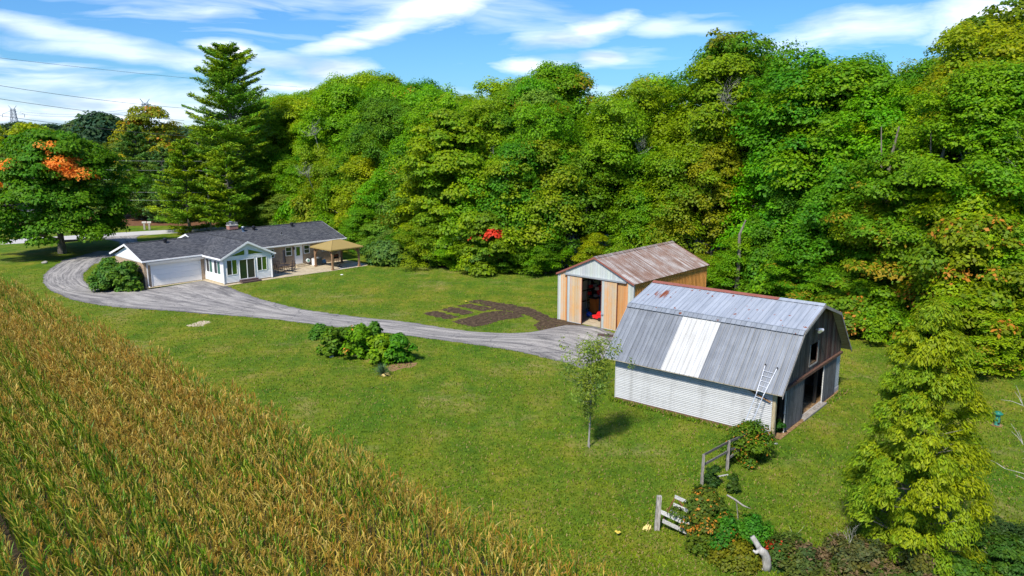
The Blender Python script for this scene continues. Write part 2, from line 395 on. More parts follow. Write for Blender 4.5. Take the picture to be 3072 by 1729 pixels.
# fine-grained in the middle only for the sake of shading precision; one continuous sheet to the horizon
xs = [-R_, -600, -150, -80, -40, 0, 40, 80, 150, 600, R_]; ys = [-R_, -200, 0, 40, 80, 120, 160, 300, 700, 1500, R_]
for i in range(len(xs)-1):
    for j in range(len(ys)-1): g.quad((xs[i], ys[j], 0), (xs[i+1], ys[j], 0), (xs[i+1], ys[j+1], 0), (xs[i], ys[j+1], 0))
lawn = g.build('lawn', M['lawn']); tag(lawn, kind='structure')

def strip(name, A, B, z, m_, nseg=90, ncross=4, ragged=.13):
    """ribbon between two edge lines (lists of world points), uv = (metres, 0..1)"""
    def resample(L_, k):
        L_ = [Vector((p[0], p[1])) for p in L_]
        d = [0]
        for a, b in zip(L_, L_[1:]): d.append(d[-1]+(b-a).length)
        out = []
        for i in range(k+1):
            t = d[-1]*i/k
            for j in range(len(d)-1):
                if t <= d[j+1]+1e-9: break
            f = (t-d[j])/max(1e-9, d[j+1]-d[j]); out.append(L_[j].lerp(L_[j+1], f))
        # light smoothing
        for _ in range(2):
            out = [out[0]]+[(out[i-1]+out[i]*2+out[i+1])/4 for i in range(1, k)]+[out[-1]]
        return out
    rr = random.Random(5)
    a = resample(A, nseg); b = resample(B, nseg); v = []; uvs = []; f = []; s_ = 0; pm = None
    for i in range(nseg+1):
        mpt = (a[i]+b[i])/2
        if pm is not None: s_ += (mpt-pm).length
        pm = mpt
        for j in range(ncross+1):
            t = j/ncross
            off = rr.uniform(-ragged, ragged)/max(.5, (b[i]-a[i]).length) if j in (0, ncross) else 0
            p = a[i].lerp(b[i], t+off); v.append((p.x, p.y, z)); uvs.append((s_, t))
    for i in range(nseg):
        for j in range(ncross):
            k = i*(ncross+1)+j; q = (k, k+1, k+ncross+2, k+ncross+1)
            e1 = Vector(v[q[1]])-Vector(v[q[0]]); e2 = Vector(v[q[3]])-Vector(v[q[0]])
            f.append(q if e1.cross(e2).z > 0 else q[::-1])
    me = bpy.data.meshes.new(name); me.from_pydata(v, [], f); ul = me.uv_layers.new(name='UVMap')
    for lp in me.loops: ul.data[lp.index].uv = uvs[lp.vertex_index]
    o = link(name, me, m_); o['kind'] = 'structure'; return o
D = 1.1925
def gd(L_): return [G(x*D, y*D) for x, y in L_]           # points read off the photograph at 2576 px width
outer = gd([(245, 632), (160, 655), (128, 676), (110, 692), (108, 712), (128, 733), (180, 754), (250, 769), (330, 777), (420, 782), (500, 789), (600, 796), (700, 805),
            (800, 818), (900, 830), (1000, 842), (1100, 855), (1200, 868), (1300, 884), (1400, 908), (1470, 928)])
inner = gd([(300, 632), (262, 648), (226, 672), (209, 690), (209, 706), (228, 720), (262, 729), (310, 733), (375, 729), (450, 717), (512, 706), (565, 717), (600, 733), (650, 751), (700, 765),
            (750, 777), (830, 789), (940, 802), (1040, 812), (1120, 826), (1200, 836), (1290, 839), (1340, 836), (1380, 828), (1430, 817), (1500, 822), (1550, 840), (1580, 870)])
strip('driveway', outer, inner, .012, M['asphalt'], 260, 8)
z7 = lambda x, y: G(x/2.6, 560+y/2.6)
strip('driveway_entrance', [z7(700, 402), z7(800, 412), z7(880, 419), z7(935, 437), z7(930, 462), z7(860, 520), z7(720, 585), z7(600, 612)],
      [z7(1180, 372), z7(1115, 377), z7(1080, 388), z7(1064, 404), z7(1080, 430), z7(1000, 500), z7(840, 560), z7(760, 600)], .008, M['asphalt'], 40, 6)
strip('road', [Vector((-160, 98, 0)), G(0, 722), G(150, 711), G(392, 696), G(550, 688), G(760, 676), Vector((40, 152, 0))],
      [Vector((-160, 91, 0)), G(0, 736), G(150, 725), G(392, 709), G(550, 698), G(760, 684), Vector((40, 144, 0))], .004, M['road'], 60, 4)
sheet('mulch_bed', [(-92, 122), (-40, 126), (-30, 135), (-45, 150), (-80, 148), (-100, 138)], .006, M['mulch'], jitter=.6, seg=4, seed=3)
# field beyond, far lane
sheet('far_field', [G(280, 462), G(390, 462), G(400, 446), G(280, 446)], .02, M['far_field'])
sheet('far_road', [G(250, 474), G(400, 474), G(400, 469.5), G(250, 469.5)], .05, M['concrete_pale'])

# corn field outline: the photo shows the tops (about 2.3 m) of the far edge rows
CE = [G(x*D, y*D, 2.25) for x, y in [(0, 690), (100, 722), (200, 786), (400, 880), (640, 983), (900, 1108), (1120, 1208), (1300, 1300), (1500, 1428)]]
c0, c1 = CE[0], CE[-1]
cdir = Vector((c1.x-c0.x, c1.y-c0.y, 0)).normalized(); cnor = Vector((-cdir.y, cdir.x, 0))
if cnor.y < 0: cnor = -cnor
offs = [(p-c0).dot(cnor) for p in CE]; EDGE = sum(offs)/len(offs)
print('corn edge', [round(x, 2) for x in offs], c0, c1)
cc = [c0+cdir*a+cnor*b for a, b in ((-60, EDGE+.3), (150, EDGE+.3), (150, EDGE-110), (-60, EDGE-110))]
sheet('corn_field_soil', cc, .004, M['field_soil'])
# worked-up soil strips by the barns
z8 = lambda x, y: G(850+x/2.342, 850+y/2.342)
for i, L_ in enumerate([
    [(988, 216), (1075, 198), (1218, 234), (1180, 250), (1130, 250)],
    [(1118, 190), (1190, 168), (1330, 203), (1262, 222)],
    [(1228, 160), (1300, 146), (1475, 180), (1400, 196)],
    [(1208, 268), (1300, 245), (1400, 215), (1500, 198), (1660, 212), (1655, 240), (1520, 258), (1440, 285), (1360, 302), (1290, 290)],
    [(1340, 142), (1410, 129), (1560, 150), (1740, 182), (1870, 242), (1960, 262), (2070, 288), (1990, 305), (1900, 318), (1785, 318), (1760, 290), (1790, 262), (1740, 240), (1668, 210), (1520, 190), (1480, 172)]]):
    q_ = [z8(*p) for p in L_]; cq = sum(q_, Vector())/len(q_); q_ = [cq+(p-cq)*1.13 for p in q_]
    sheet('soil_patch', q_, .007+.001*i, M['soil'], jitter=.17, seg=.24, seed=20+i)
sheet('bare_dirt', [z8(730, 590), z8(760, 572), z8(860, 552), z8(950, 560), z8(900, 590), z8(820, 605), z8(760, 625)], .006, M['straw'], jitter=.12, seg=.3, seed=30)
sheet('bare_dirt', [G(570, 975), G(600, 966), G(628, 962), G(632, 970), G(605, 978), G(575, 982)], .006, M['concrete'], jitter=.25, seg=.35, seed=31)

# ------------------------------------------------------------------ foliage
def leaf_mesh(name, C, N, size, asp, col, rs, drop=None, dj=.35):
    """one quad (two for long leaves) per leaf; C centres, N normals, size, aspect, col (n,3)"""
    n_ = len(C)
    N = N/np.maximum(1e-6, np.linalg.norm(N, axis=1))[:, None]
    if drop is None: T = rs.normal(size=(n_, 3))
    else: T = drop+rs.normal(size=(n_, 3))*dj
    T = T-N*(T*N).sum(1)[:, None]; T /= np.maximum(1e-6, np.linalg.norm(T, axis=1))[:, None]
    B = np.cross(N, T)
    a = (size*asp)[:, None]; b = size[:, None]
    V = np.empty((n_, 4, 3))
    V[:, 0] = C-T*a*.5; V[:, 1] = C-B*b*.5+T*a*.05+N*b*.14; V[:, 2] = C+T*a*.5; V[:, 3] = C+B*b*.5+T*a*.05+N*b*.14
    me = bpy.data.meshes.new(name); me.vertices.add(n_*4); me.vertices.foreach_set('co', V.reshape(-1))
    me.loops.add(n_*4); me.loops.foreach_set('vertex_index', np.arange(n_*4, dtype=np.int32))
    me.polygons.add(n_); me.polygons.foreach_set('loop_start', np.arange(0, n_*4, 4, dtype=np.int32))
    me.update(calc_edges=True)
    ca = me.color_attributes.new('Col', 'FLOAT_COLOR', 'POINT')
    cc_ = np.ones((n_, 4, 4)); cc_[:, :, :3] = col[:, None, :]
    ca.data.foreach_set('color', cc_.reshape(-1)); return me
def prof_round(t): return (np.clip(1-((t-.45)/.56)**2, 0, 1))**.5 if True else t
PROF = {
    'round': lambda t: np.sqrt(np.clip(1-((t-.48)/.56)**2, .02, 1)),
    'skirt': lambda t: np.sqrt(np.clip(1-((t-.18)/.84)**2, .02, 1)),
    'column': lambda t: np.sqrt(np.clip(1-((t-.45)/.60)**4, .02, 1)),
    'top': lambda t: np.sqrt(np.clip(1-((t-.70)/.42)**2, .06, 1)),
    'cone': lambda t: np.clip(1.02-t, .03, 1)**.62*np.clip(.72+t*1.6, 0, 1),
}
def crown_data(rs, H, R, z0, prof, ncl, per, cr, leaf, asp=1.3, flat=.62, ups=.55, turn=None, inner=.30, lobes=.22, droop=.14, hang=False):
    """clumps of leaves spread through the crown's volume, most of them near its uneven surface"""
    t = rs.random(ncl)**.9; th = rs.random(ncl)*2*pi
    ph = rs.random(4)*6
    lob = 1+lobes*np.sin(2*th+ph[0]+3*t)+lobes*.7*np.sin(3*th+ph[1]-5*t)+lobes*.5*np.sin(7*t*3+ph[2]+th)
    rad = PROF[prof](t)*R*lob; k = np.where(rs.random(ncl) < inner, rs.random(ncl)*.7, .72+.28*rs.random(ncl))
    C = np.stack([np.cos(th)*rad*k, np.sin(th)*rad*k, z0+(H-z0)*t*.97], 1)
    crr = cr*(.50+.95*rs.random(ncl)**1.3)*(.75+.4*PROF[prof](t))
    per_i = np.maximum(6, (per*(crr/cr)**2)).astype(int); idx = np.repeat(np.arange(ncl), per_i); n_ = len(idx)
    d = rs.normal(size=(n_, 3)); d[:, 2] += .35; d /= np.linalg.norm(d, axis=1)[:, None]
    low = d[:, 2] < -.25; d[low, 2] *= -.3
    out = C[idx].copy(); out[:, 2] = 0; out /= np.maximum(.3, np.linalg.norm(out, axis=1))[:, None]
    q = .74+.42*rs.random(n_)+.30*rs.random(n_)**4-.45*(rs.random(n_) < .15)
    P = C[idx]+d*np.array([1, 1, flat])*(crr[idx]*q)[:, None]
    # leaf sprays hang lower toward the clump's rim
    rim = np.linalg.norm((P-C[idx])[:, :2], axis=1)/np.maximum(.01, crr[idx]); P[:, 2] -= droop*crr[idx]*rim**2
    P[:, 2] = np.maximum(P[:, 2], .08)
    N = d*.8+out*.35+np.array([0, 0, ups])+rs.normal(size=(n_, 3))*.33
    size = leaf*(.6+.8*rs.random(n_))
    g_ = rs.random(ncl)
    if turn is not None: g_ = np.clip(turn(C, g_), 0, 1)
    hue = rs.random(ncl)*.6+.2*np.sin(C[:, 0]*.5+ph[3])+.2
    col = np.stack([rs.random(n_), g_[idx], np.clip(hue[idx]+rs.normal(size=n_)*.12, 0, 1)], 1)
    return P, N, size, np.full(n_, asp), col, C, crr
def trunk_mesh(name, rs, H, r, C, nl=14, z0=2., bend=.3, n_=7, lean=(0, 0)):
    b = MB(); pts = []; k = 8
    ph = rs.random(2)*6
    for i in range(k+1):
        t = i/k; pts.append((bend*sin(t*4+ph[0])*t+lean[0]*t, bend*cos(t*3+ph[1])*t-bend*0*cos(ph[1])+lean[1]*t, H*.93*t))
    rads = [r*1.35]+[r*(1-.85*i/k) for i in range(1, k+1)]
    b.tube(pts, rads, n_)
    if len(C):
        sel = rs.permutation(len(C))[:nl]
        for i in sel:
            c_ = Vector(C[i])
            zz = max(z0*.7, min(H*.85, c_.z-.45*math.hypot(c_.x, c_.y))); t = zz/(H*.93)
            j = min(k-1, int(t*k)); s0 = Vector(pts[j]).lerp(Vector(pts[j+1]), t*k-j); rr = r*(1-.85*t)*.5
            mid = s0.lerp(c_, .5)+Vector((0, 0, -.06*(c_-s0).length))
            b.tube([s0, mid, c_], [rr, rr*.6, rr*.2], 5)
    return b.mesh(name, uv=False)
ARCH = {}
def archetype(key, seed, H, R, z0, prof, ncl, per, cr, leaf, r, mat_='leaf', **kw):
    rs = np.random.RandomState(seed)
    tk = {k: kw.pop(k) for k in ('nl', 'bend') if k in kw}
    P, N, S, A, col, C, crr = crown_data(rs, H, R, z0, prof, ncl, per, cr, leaf, **kw)
    me = leaf_mesh('crown', P, N, S, A, col, rs); me.materials.append(M[mat_])
    tm = trunk_mesh('trunk', rs, H, r, C, z0=z0, **tk); tm.materials.append(M['bark'])
    ARCH[key] = (me, tm, H, R)
def put_tree(key, loc, H, color, label, group=None, name='broadleaf_tree', cat='tree', W=None, rz=None, autumn=2., bark=(1, 1, 1, 1)):
    me, tm, h0, r0 = ARCH[key]; s_ = H/h0; sw = (W/2/r0) if W else s_
    e = empty(name, loc, rnd.uniform(0, 6.28) if rz is None else rz, label, cat, group); e.scale = (sw, sw, s_)
    o = bpy.data.objects.new('crown', me); COL.objects.link(o); o.parent = e; o.color = (*color, autumn)
    o2 = bpy.data.objects.new('trunk', tm); COL.objects.link(o2); o2.parent = e; o2.color = bark
    return e
# forest kinds (about 20 m tall)
for i in range(5):
    archetype('tall%d' % i, 100+i, 20, 4.4, [5, 4, 6, 3.5, 5][i], ['round', 'column', 'round', 'column', 'round'][i], [250, 270, 245, 280, 250][i], 190, .90, .185, .26, flat=.95, lobes=.30)
for i in range(4):
    archetype('edge%d' % i, 200+i, 12, 3.7, .6, ['skirt', 'column', 'skirt', 'round'][i], [175, 180, 165, 170][i], 170, .80, .165, .16, flat=.90, lobes=.30)
for i in range(3):
    archetype('tallnear%d' % i, 330+i, 22, 4.8, [5, 3.5, 6][i], ['round', 'column', 'round'][i], 320, 240, .85, .15, .28, asp=1.5, flat=.92, lobes=.30)
for i in range(3):                                       # nearer edge: finer leaves
    archetype('near%d' % i, 300+i, 14, 4.0, [.8, 1.5, .8][i], ['skirt', 'column', 'skirt'][i], 210, 230, .85, .15, .2, asp=1.7, flat=.58, lobes=.26)
archetype('sparse', 350, 20, 4.6, 8, 'top', 90, 70, 1.15, .30, .26, lobes=.3, nl=40)
archetype('bush', 360, 3, 1.9, .1, 'skirt', 60, 110, .55, .16, .05, flat=.8)
archetype('far', 370, 14, 6, .5, 'round', 120, 60, 2.0, .75, .3, flat=.7)

# edge of the wood, from the pines behind the house round to the right-hand frame edge
EDGE_W = [(-58, 150), (-44, 128), (-33, 114), (-22, 101), (-16, 93.5), (-8, 85.5), (-1, 82), (6, 82), (13, 79.5), (19.5, 75.5), (23.5, 68), (26, 60), (27, 53), (29, 48.6), (35, 46.5), (45, 44), (60, 38)]
SKYL = [(600, 420), (700, 330), (760, 268), (830, 262), (900, 262), (1000, 234), (1080, 213), (1240, 215), (1290, 242), (1340, 224), (1520, 214), (1690, 196), (1760, 190), (1850, 160), (1950, 150), (2030, 155),
        (2080, 110), (2130, 90), (2230, 92), (2280, 125), (2380, 104), (2500, 112), (2640, 84), (2700, 50), (2790, 40), (2870, 50), (2930, 90), (2960, 125), (3072, 150), (3400, 120)]
def skyline(px):
    for (a, b), (c_, d) in zip(SKYL, SKYL[1:]):
        if a <= px <= c_: return b+(d-b)*(px-a)/(c_-a)
    return SKYL[0][1] if px < SKYL[0][0] else SKYL[-1][1]
def px_of(x, y, z=0):
    zz = z-CAMH; d = y*cos(PITCH)-zz*sin(PITCH); u = y*sin(PITCH)+zz*cos(PITCH)
    return 1536+FPX*x/d, 864.5-FPX*u/d
GREENS = {   # base colours as the eye sorts them
    'mid green': (.165, .285, .006), 'yellow-green': (.235, .325, .005), 'deep green': (.095, .225, .009), 'olive green': (.205, .275, .010),
    'fresh green': (.145, .310, .005), 'dusty green': (.165, .260, .035)}
LAND = [(620, 'by the tall pine'), (960, 'behind the grey roof'), (1130, 'right of the gazebo'), (1330, 'left of the red leaves'), (1560, 'above the red leaves'),
        (1800, 'left of the shed'), (2080, 'above the rusty shed'), (2300, 'between shed and barn'), (2560, 'above the barn roof'),
        (2760, 'above the young tree'), (2960, 'above the back lawn'), (9999, 'at the right edge')]
TREES = []
def land(px):
    for a, b in LAND:
        if px < a: return b
def along(poly, off, step, rr):
    pts = []
    for (a, b) in zip(poly, poly[1:]):
        a, b = Vector(a), Vector(b); d = b-a; L_ = d.length; d.normalize(); nrm = Vector((-d.y, d.x))
        if nrm.dot(Vector((a.x, a.y))) < 0: nrm = -nrm
        k = max(1, round(L_/step))
        for i in range(k): pts.append(a+d*(L_*(i+.5)/k+rr.uniform(-.25, .25)*step)+nrm*(off+rr.uniform(-.18, .18)*step))
    return pts
rr = random.Random(11)
rows = [(.6, 3.1, 'low'), (4.5, 4.6, 'front'), (9.5, 5.4, 'second'), (15.5, 6.2, 'back'), (23, 7., 'rear')]
for off, step, row in rows:
    for p in along(EDGE_W, off, step, rr):
        px, _ = px_of(p.x, p.y, 8)
        if px < 560 or px > 3230: continue
        hmax = zat(px, skyline(px), p.y); hmax = min(hmax, 30)
        near = p.y < 66
        if row == 'low': H = rr.uniform(2.6, 6.0); key = rr.choice(['bush', 'edge0', 'edge2']) if not near else rr.choice(['bush', 'near0', 'near2', 'near2'])
        elif row == 'front': H = min(hmax*.8, rr.uniform(8.5, 14)); key = rr.choice(['edge0', 'edge1', 'edge2', 'edge3']) if not near else rr.choice(['near0', 'near1', 'near2'])
        elif row == 'second': H = hmax*rr.uniform(.74, .93); key = 'tall%d' % rr.randrange(5) if not near else 'tallnear%d' % rr.randrange(3)
        else: H = hmax*rr.uniform(.80, 1.0); key = 'tall%d' % rr.randrange(5) if p.y > 72 else 'tallnear%d' % rr.randrange(3)
        tint = rr.choices(list(GREENS), [5, 3.5, 2.5, 1.2, 3, 1.5] if px < 2000 else [4, 3.5, 2, 1.2, 4, .8])[0]
        c_ = [x*rr.uniform(.88, 1.14) for x in GREENS[tint]]
        W = H*rr.uniform(.44, .56) if row != 'low' else max(3.6, H*rr.uniform(.9, 1.2))
        if row in ('back', 'rear'): W = H*rr.uniform(.40, .54)
        if row in ('front',): W = H*rr.uniform(.58, .72)
        au = 2.
        if rr.random() < .10: au = rr.uniform(.90, .98)
        TREES.append([row, px, p, H, W, key, tint, c_, au])
        
def place_forest():
    rowword = {'low': 'low %s shrubby tree %s', 'front': '%s wood-edge tree %s', 'second': 'tall %s second-row tree %s',
               'back': 'tall %s inner treetop %s', 'rear': '%s skyline treetop %s'}
    groups = {}
    for t in TREES: groups.setdefault((t[0], t[6], land(t[1])), []).append(t)
    for (row, tint, ld), L_ in groups.items():
        L_.sort(key=lambda t: t[1]); k = len(L_)
        for i, t in enumerate(L_):
            lab = rowword[row] % (tint, ld)
            if k > 1: lab += ', '+(['left one', 'right one'] if k == 2 else ['leftmost', 'second from left', 'third from left', 'fourth from left', 'fifth from left', 'sixth from left'])[min(i, 5)] + ('' if k > 2 else ' of two')
            nm = 'shrubby_tree' if row == 'low' else 'broadleaf_tree'
            put_tree(t[5], (t[2].x, t[2].y, 0), t[3], t[7], lab, 'trees of the wood behind the yard', nm, W=t[4], autumn=t[8])
place_forest()
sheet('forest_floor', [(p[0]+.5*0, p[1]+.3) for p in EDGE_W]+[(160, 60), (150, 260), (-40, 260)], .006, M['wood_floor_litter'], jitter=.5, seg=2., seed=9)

# trees with a look of their own
def own_tree(name, seed, px, py, top, W, color, label, prof='round', z0=4., ncl=170, per=150, cr=1.2, leaf=.28, mat_='leaf', autumn=2., turn=None, r=.28, loc=None, cat='tree', **kw):
    p = Vector(loc) if loc else G(px, py); H = zat(px, top, p.y) if top is not None else kw.pop('H')
    rs = np.random.RandomState(seed); tk = {k: kw.pop(k) for k in ('nl', 'bend') if k in kw}; bark = kw.pop('bark', 'bark')
    P, N, S, A, col, C, crr = crown_data(rs, H, W/2, z0, prof, ncl, per, cr, leaf, turn=turn, **kw)
    e = empty(name, p, 0, label, cat)
    dr_ = None
    if kw.get('hang'): o_ = P.copy(); o_[:, 2] = 0; dr_ = o_/np.maximum(.3, np.linalg.norm(o_, axis=1))[:, None]*.55+np.array([0, 0, -.75])
    me = leaf_mesh('crown', P, N, S, A, col, rs, drop=dr_, dj=.45); link('crown', me, M[mat_], e, color=(*color, autumn))
    link('trunk', trunk_mesh('trunk', rs, H, r, C, z0=z0, **tk), M[bark], e)
    return e
def patch(*balls):
    """clumps inside any of these balls (x, y, z, radius) have turned"""
    def f(C, g_):
        out = g_*.55
        for (x, y, z, r) in balls:
            d = np.sqrt(((C-np.array([x, y, z]))**2).sum(1)); out = np.where(d < r, .62+.38*g_, out)
        return out
    return f
# big maple left with orange patches
own_tree('maple_tree', 41, 188, 760, 392, 15.0, (.100, .225, .008), 'big round maple left of the drive, deep green with orange patches', 'skirt', 2.1, 400, 190, 1.15, .26, 'leaf_orange', .76,
         patch((-4.6, -5.2, 8.3, 1.7), (-6.9, -3.6, 7.4, 1.8), (-3.0, -5.6, 9.4, .8), (3.4, -4.6, 11.0, 1.5), (1.6, -4.4, 11.9, 1.2), (3.8, -5.0, 9.6, 1.0), (-1.2, -6.0, 7.2, .6), (7.2, -1.5, 6.6, 1.6), (1.8, -3.5, 12.0, 1.6), (4.0, -2.5, 11.2, 1.7), (7.4, -1, 6.4, 1.4), (-2.2, -4.5, 11.0, 1.0), (-6.8, -3, 6.0, 1.2)), r=.42, flat=.5, inner=.2)
# orange-brown tree at the skyline, yellow-green tree behind the maple, dark purple tree
own_tree('turning_tree', 42, 470, 640, 315, 13, (.27, .26, .012), 'golden-brown tree rising above the blue-green spruces by the pine', 'round', 2., 150, 130, 1.3, .36, 'leaf_fleck', 1.22, loc=(-72, 158, 0))
own_tree('broadleaf_tree', 43, 100, 640, 375, 17, (.26, .32, .004), 'bright yellow-green tree behind the big maple with orange patches', 'round', 1.5, 150, 120, 1.5, .42, loc=(-97, 158, 0))
own_tree('broadleaf_tree', 44, 20, 640, 450, 11, (.13, .18, .02), 'pale green tree at the left frame edge behind the maple', 'round', 1.5, 90, 110, 1.3, .38, loc=(-98, 146, 0))
own_tree('purple_tree', 45, 0, 640, 465, 9, (.028, .012, .020), 'dark purple-leaved tree at the left frame edge', 'round', 1.2, 90, 120, 1.2, .32, loc=(-86, 128, 0))
# brown-orange leaves, spray of red leaves
own_tree('turning_tree', 46, 2285, 1000, 178*1.1925+0, 7.5, (.16, .17, .045), 'rust-tinged tree high in the wood near the top right', 'round', 12, 60, 120, 1.1, .26, 'leaf_fleck', .92, loc=(40.5, 64, 0))
own_tree('turning_tree', 47, 2820, 1000, 640, 8.6, (.17, .235, .008), 'tree flecked with orange leaves above the right-hand lawn', 'skirt', 1.0, 190, 170, .9, .20, 'leaf_fleck', 1.12, loc=(31.5, 52, 0), asp=1.5)
own_tree('turning_tree', 48, 2560, 1000, 890, 5.6, (.17, .24, .008), 'low tree flecked with orange behind the gambrel barn\'s right gable', 'skirt', .4, 120, 150, .75, .18, 'leaf_fleck', 1.10, loc=(25.8, 58, 0), asp=1.5)
own_tree('maple_tree', 49, 1340, 830, 330, 12.5, (.215, .30, .005), 'broad yellow-green maple overhanging the lawn, with orange tips low down', 'skirt', 1.2, 430, 180, 1.05, .24, 'leaf_orange', .80,
         patch((-4.6, -3.6, 4.9, 1.0), (2.6, -5.2, 3.0, .8), (1.2, -5.6, 2.2, .8), (5.2, -5, 2.6, .7)), r=.35, loc=(-7.2, 91, 0), flat=.5)
own_tree('maple_tree', 50, 1455, 800, 640, 5.0, (.13, .22, .008), 'small tree carrying the one bright red spray of leaves', 'skirt', .6, 80, 150, .75, .24, 'leaf_red', .58,
         patch((-.3, -1.9, 4.1, .95), (-1.1, -1.9, 3.6, .8), (.8, -1.9, 3.9, .7)), loc=(-2.8, 82.5, 0))
own_tree('maple_tree', 51, 1190, 800, 730, 4.6, (.11, .20, .045), 'rounded blue-green bush at the wood\'s edge right of the gazebo', 'skirt', .2, 110, 150, .7, .22, loc=(-14.2, 88.5, 0))
own_tree('open_crowned_tree', 52, 2790, 900, -14, 13, (.16, .22, .008), 'tallest open-crowned tree breaking the skyline at top right', 'round', 14, 130, 130, 1.1, .30, 'leaf', 2., loc=(49, 78, 0), inner=.45)
own_tree('open_crowned_tree', 53, 2175, 900, 78, 9, (.19, .215, .014), 'thin-leaved tree with sky showing through, above the gap between the barns', 'round', 13, 95, 95, .95, .28, 'leaf', 2., loc=(25, 92, 0), inner=.5)

# conifers
def pine(name, seed, loc, H, L0, label, color, z0=.12, nw=26, droopy=.0, blue=False, tuft=(.55, .16), per=34, ex=.62):
    rs = np.random.RandomState(seed); e = empty(name, loc, rs.rand()*6, label, 'tree')
    b = MB(); P = []; N = []; T = []; S = []; col = []
    b.tube([(0, 0, H*i/8) for i in range(9)], [.42*(1-.9*i/8)*H/26+.03 for i in range(9)], 8)
    for w_ in range(nw):
        t = w_/(nw-1); z = H*(z0+(1-z0)*t**.92*.98); Lw = L0*(np.clip((1.03-t)**ex, .05, 1))*(.55+.45*min(1, t/.12))
        for k in range(int(rs.randint(5, 8))):
            z = H*(z0+(1-z0)*t**.92*.98)+rs.normal()*H*.011
            a = rs.rand()*2*pi; L_ = Lw*(.55+.6*rs.rand()); up = .10+.30*t+rs.normal()*.05-droopy
            d = np.array([cos(a), sin(a), 0]); tip = d*L_+np.array([0, 0, L_*up+.10*L_*L_/max(1, L0)])
            b.tube([(0, 0, z), tuple(np.array([0, 0, z])+tip*.5+np.array([0, 0, -.04*L_])), tuple(np.array([0, 0, z])+tip)], [.07, .045, .015], 4, False)
            n_ = int(per*(.6+L_*.75)); s_ = .25+.78*rs.rand(n_)**.8; side = rs.normal(size=n_)*.17*L_*(1.15-s_*.6); sd = np.array([-sin(a), cos(a), 0])
            base = np.array([0, 0, z])+tip*s_[:, None]+sd*side[:, None]; base[:, 2] += rs.normal(size=n_)*.12-.04*L_*(1-s_)
            P.append(base); dirn = d*.7+sd*(np.sign(side)*.5)[:, None]+np.array([0, 0, .45])+rs.normal(size=(n_, 3))*.25
            T.append(dirn); N.append(np.array([0, 0, 1.])+rs.normal(size=(n_, 3))*.45-d*.1); S.append(np.full(n_, 1.)); cl = rs.rand()
            col.append(np.stack([rs.rand(n_), np.zeros(n_), np.clip(cl+rs.normal(size=n_)*.15, 0, 1)], 1))
    P = np.concatenate(P); N = np.concatenate(N); T = np.concatenate(T); col = np.concatenate(col)
    S = tuft[1]*(.7+.6*rs.rand(len(P)))
    me = leaf_mesh('crown', P, N, S, np.full(len(P), tuft[0]/tuft[1]), col, rs, drop=T/np.linalg.norm(T, axis=1)[:, None]*1.)
    link('crown', me, M['needle'], e, color=(*color, 2.)); link('trunk', b.mesh('trunk', False), M['bark'], e)
    return e
pl = Vector((-43, 122, 0)); pine('pine_tree', 61, pl, zat(690, 143, pl.y), 7.0, 'tall shaggy pine standing behind the house chimney, above the whole wood', (0.225, 0.342, 0.026), .13, 44, per=60, ex=.30)
pine('pine_tree', 62, (-48.5, 117, 0), 13.5, 6.2, 'lighter green pine with layered boughs left of the tall pine', (0.235, 0.338, 0.020), .05, 22, per=56)
pine('pine_tree', 67, (-41.0, 113.5, 0), 12.5, 5.2, 'feathery pine between the chimney and the tall pine trunk', (0.204, 0.304, 0.018), .10, 20, per=54)
pine('spruce_tree', 63, (-63.5, 134, 0), 15.8, 6.6, 'grey-green spruce in the middle of the clump across the road', (0.125, 0.220, 0.044), .03, 26, per=44)
pine('spruce_tree', 64, (-57.5, 130, 0), 12.0, 5.2, 'blue-green spruce at the right of the clump across the road', (0.133, 0.237, 0.068), .03, 22, per=44)
pine('spruce_tree', 65, (-70.5, 136, 0), 11.5, 5.0, 'blue-green spruce at the left of the clump across the road', (0.125, 0.229, 0.066), .03, 20, per=44)
pine('spruce_tree', 66, (-53.0, 134, 0), 14.5, 5.4, 'olive spruce standing close behind the layered pine', (0.156, 0.246, 0.028), .05, 22, per=44)

# far trees along the horizon
rr = random.Random(5); FAR = []
for i in range(46):
    px = -60+i*20+rr.uniform(-8, 8)
    if px > 820: break
    y = rr.uniform(430, 560); top = 378+rr.uniform(-6, 14)
    if px > 420: top = 385
    FAR.append((px, y, top, rr.uniform(14, 20)))
FAR += [(305, 400, 344, 24), (255, 420, 362, 18), (350, 430, 362, 20), (395, 420, 370, 16), (268, 380, 418, 9), (272, 340, 425, 8), (365, 400, 430, 9), (385, 390, 424, 9), (300, 420, 392, 16), (340, 420, 395, 15), (240, 400, 400, 16), (215, 410, 398, 15)]
for i, (px, y, top, W) in enumerate(sorted(FAR)):
    H = max(6, zat(px, top, y)); x = (px-1536)/FPX*(y*cos(PITCH)+CAMH*sin(PITCH))
    c_ = rr.choice([(.055, .105, .050), (.070, .120, .045), (.050, .095, .058), (.10, .13, .045)])  # bluish leaf tints paint in the haze of distance
    put_tree('far', (x, y, 0), H, c_, ('far green tree on the horizon around the left pylon' if px < 190 else 'far green tree on the horizon between the two pylons' if px < 440 else 'far green tree on the horizon behind the pines') if px != 305 else 'large rounded far tree standing above the horizon line',
             'trees along the horizon', 'far_tree', W=W)
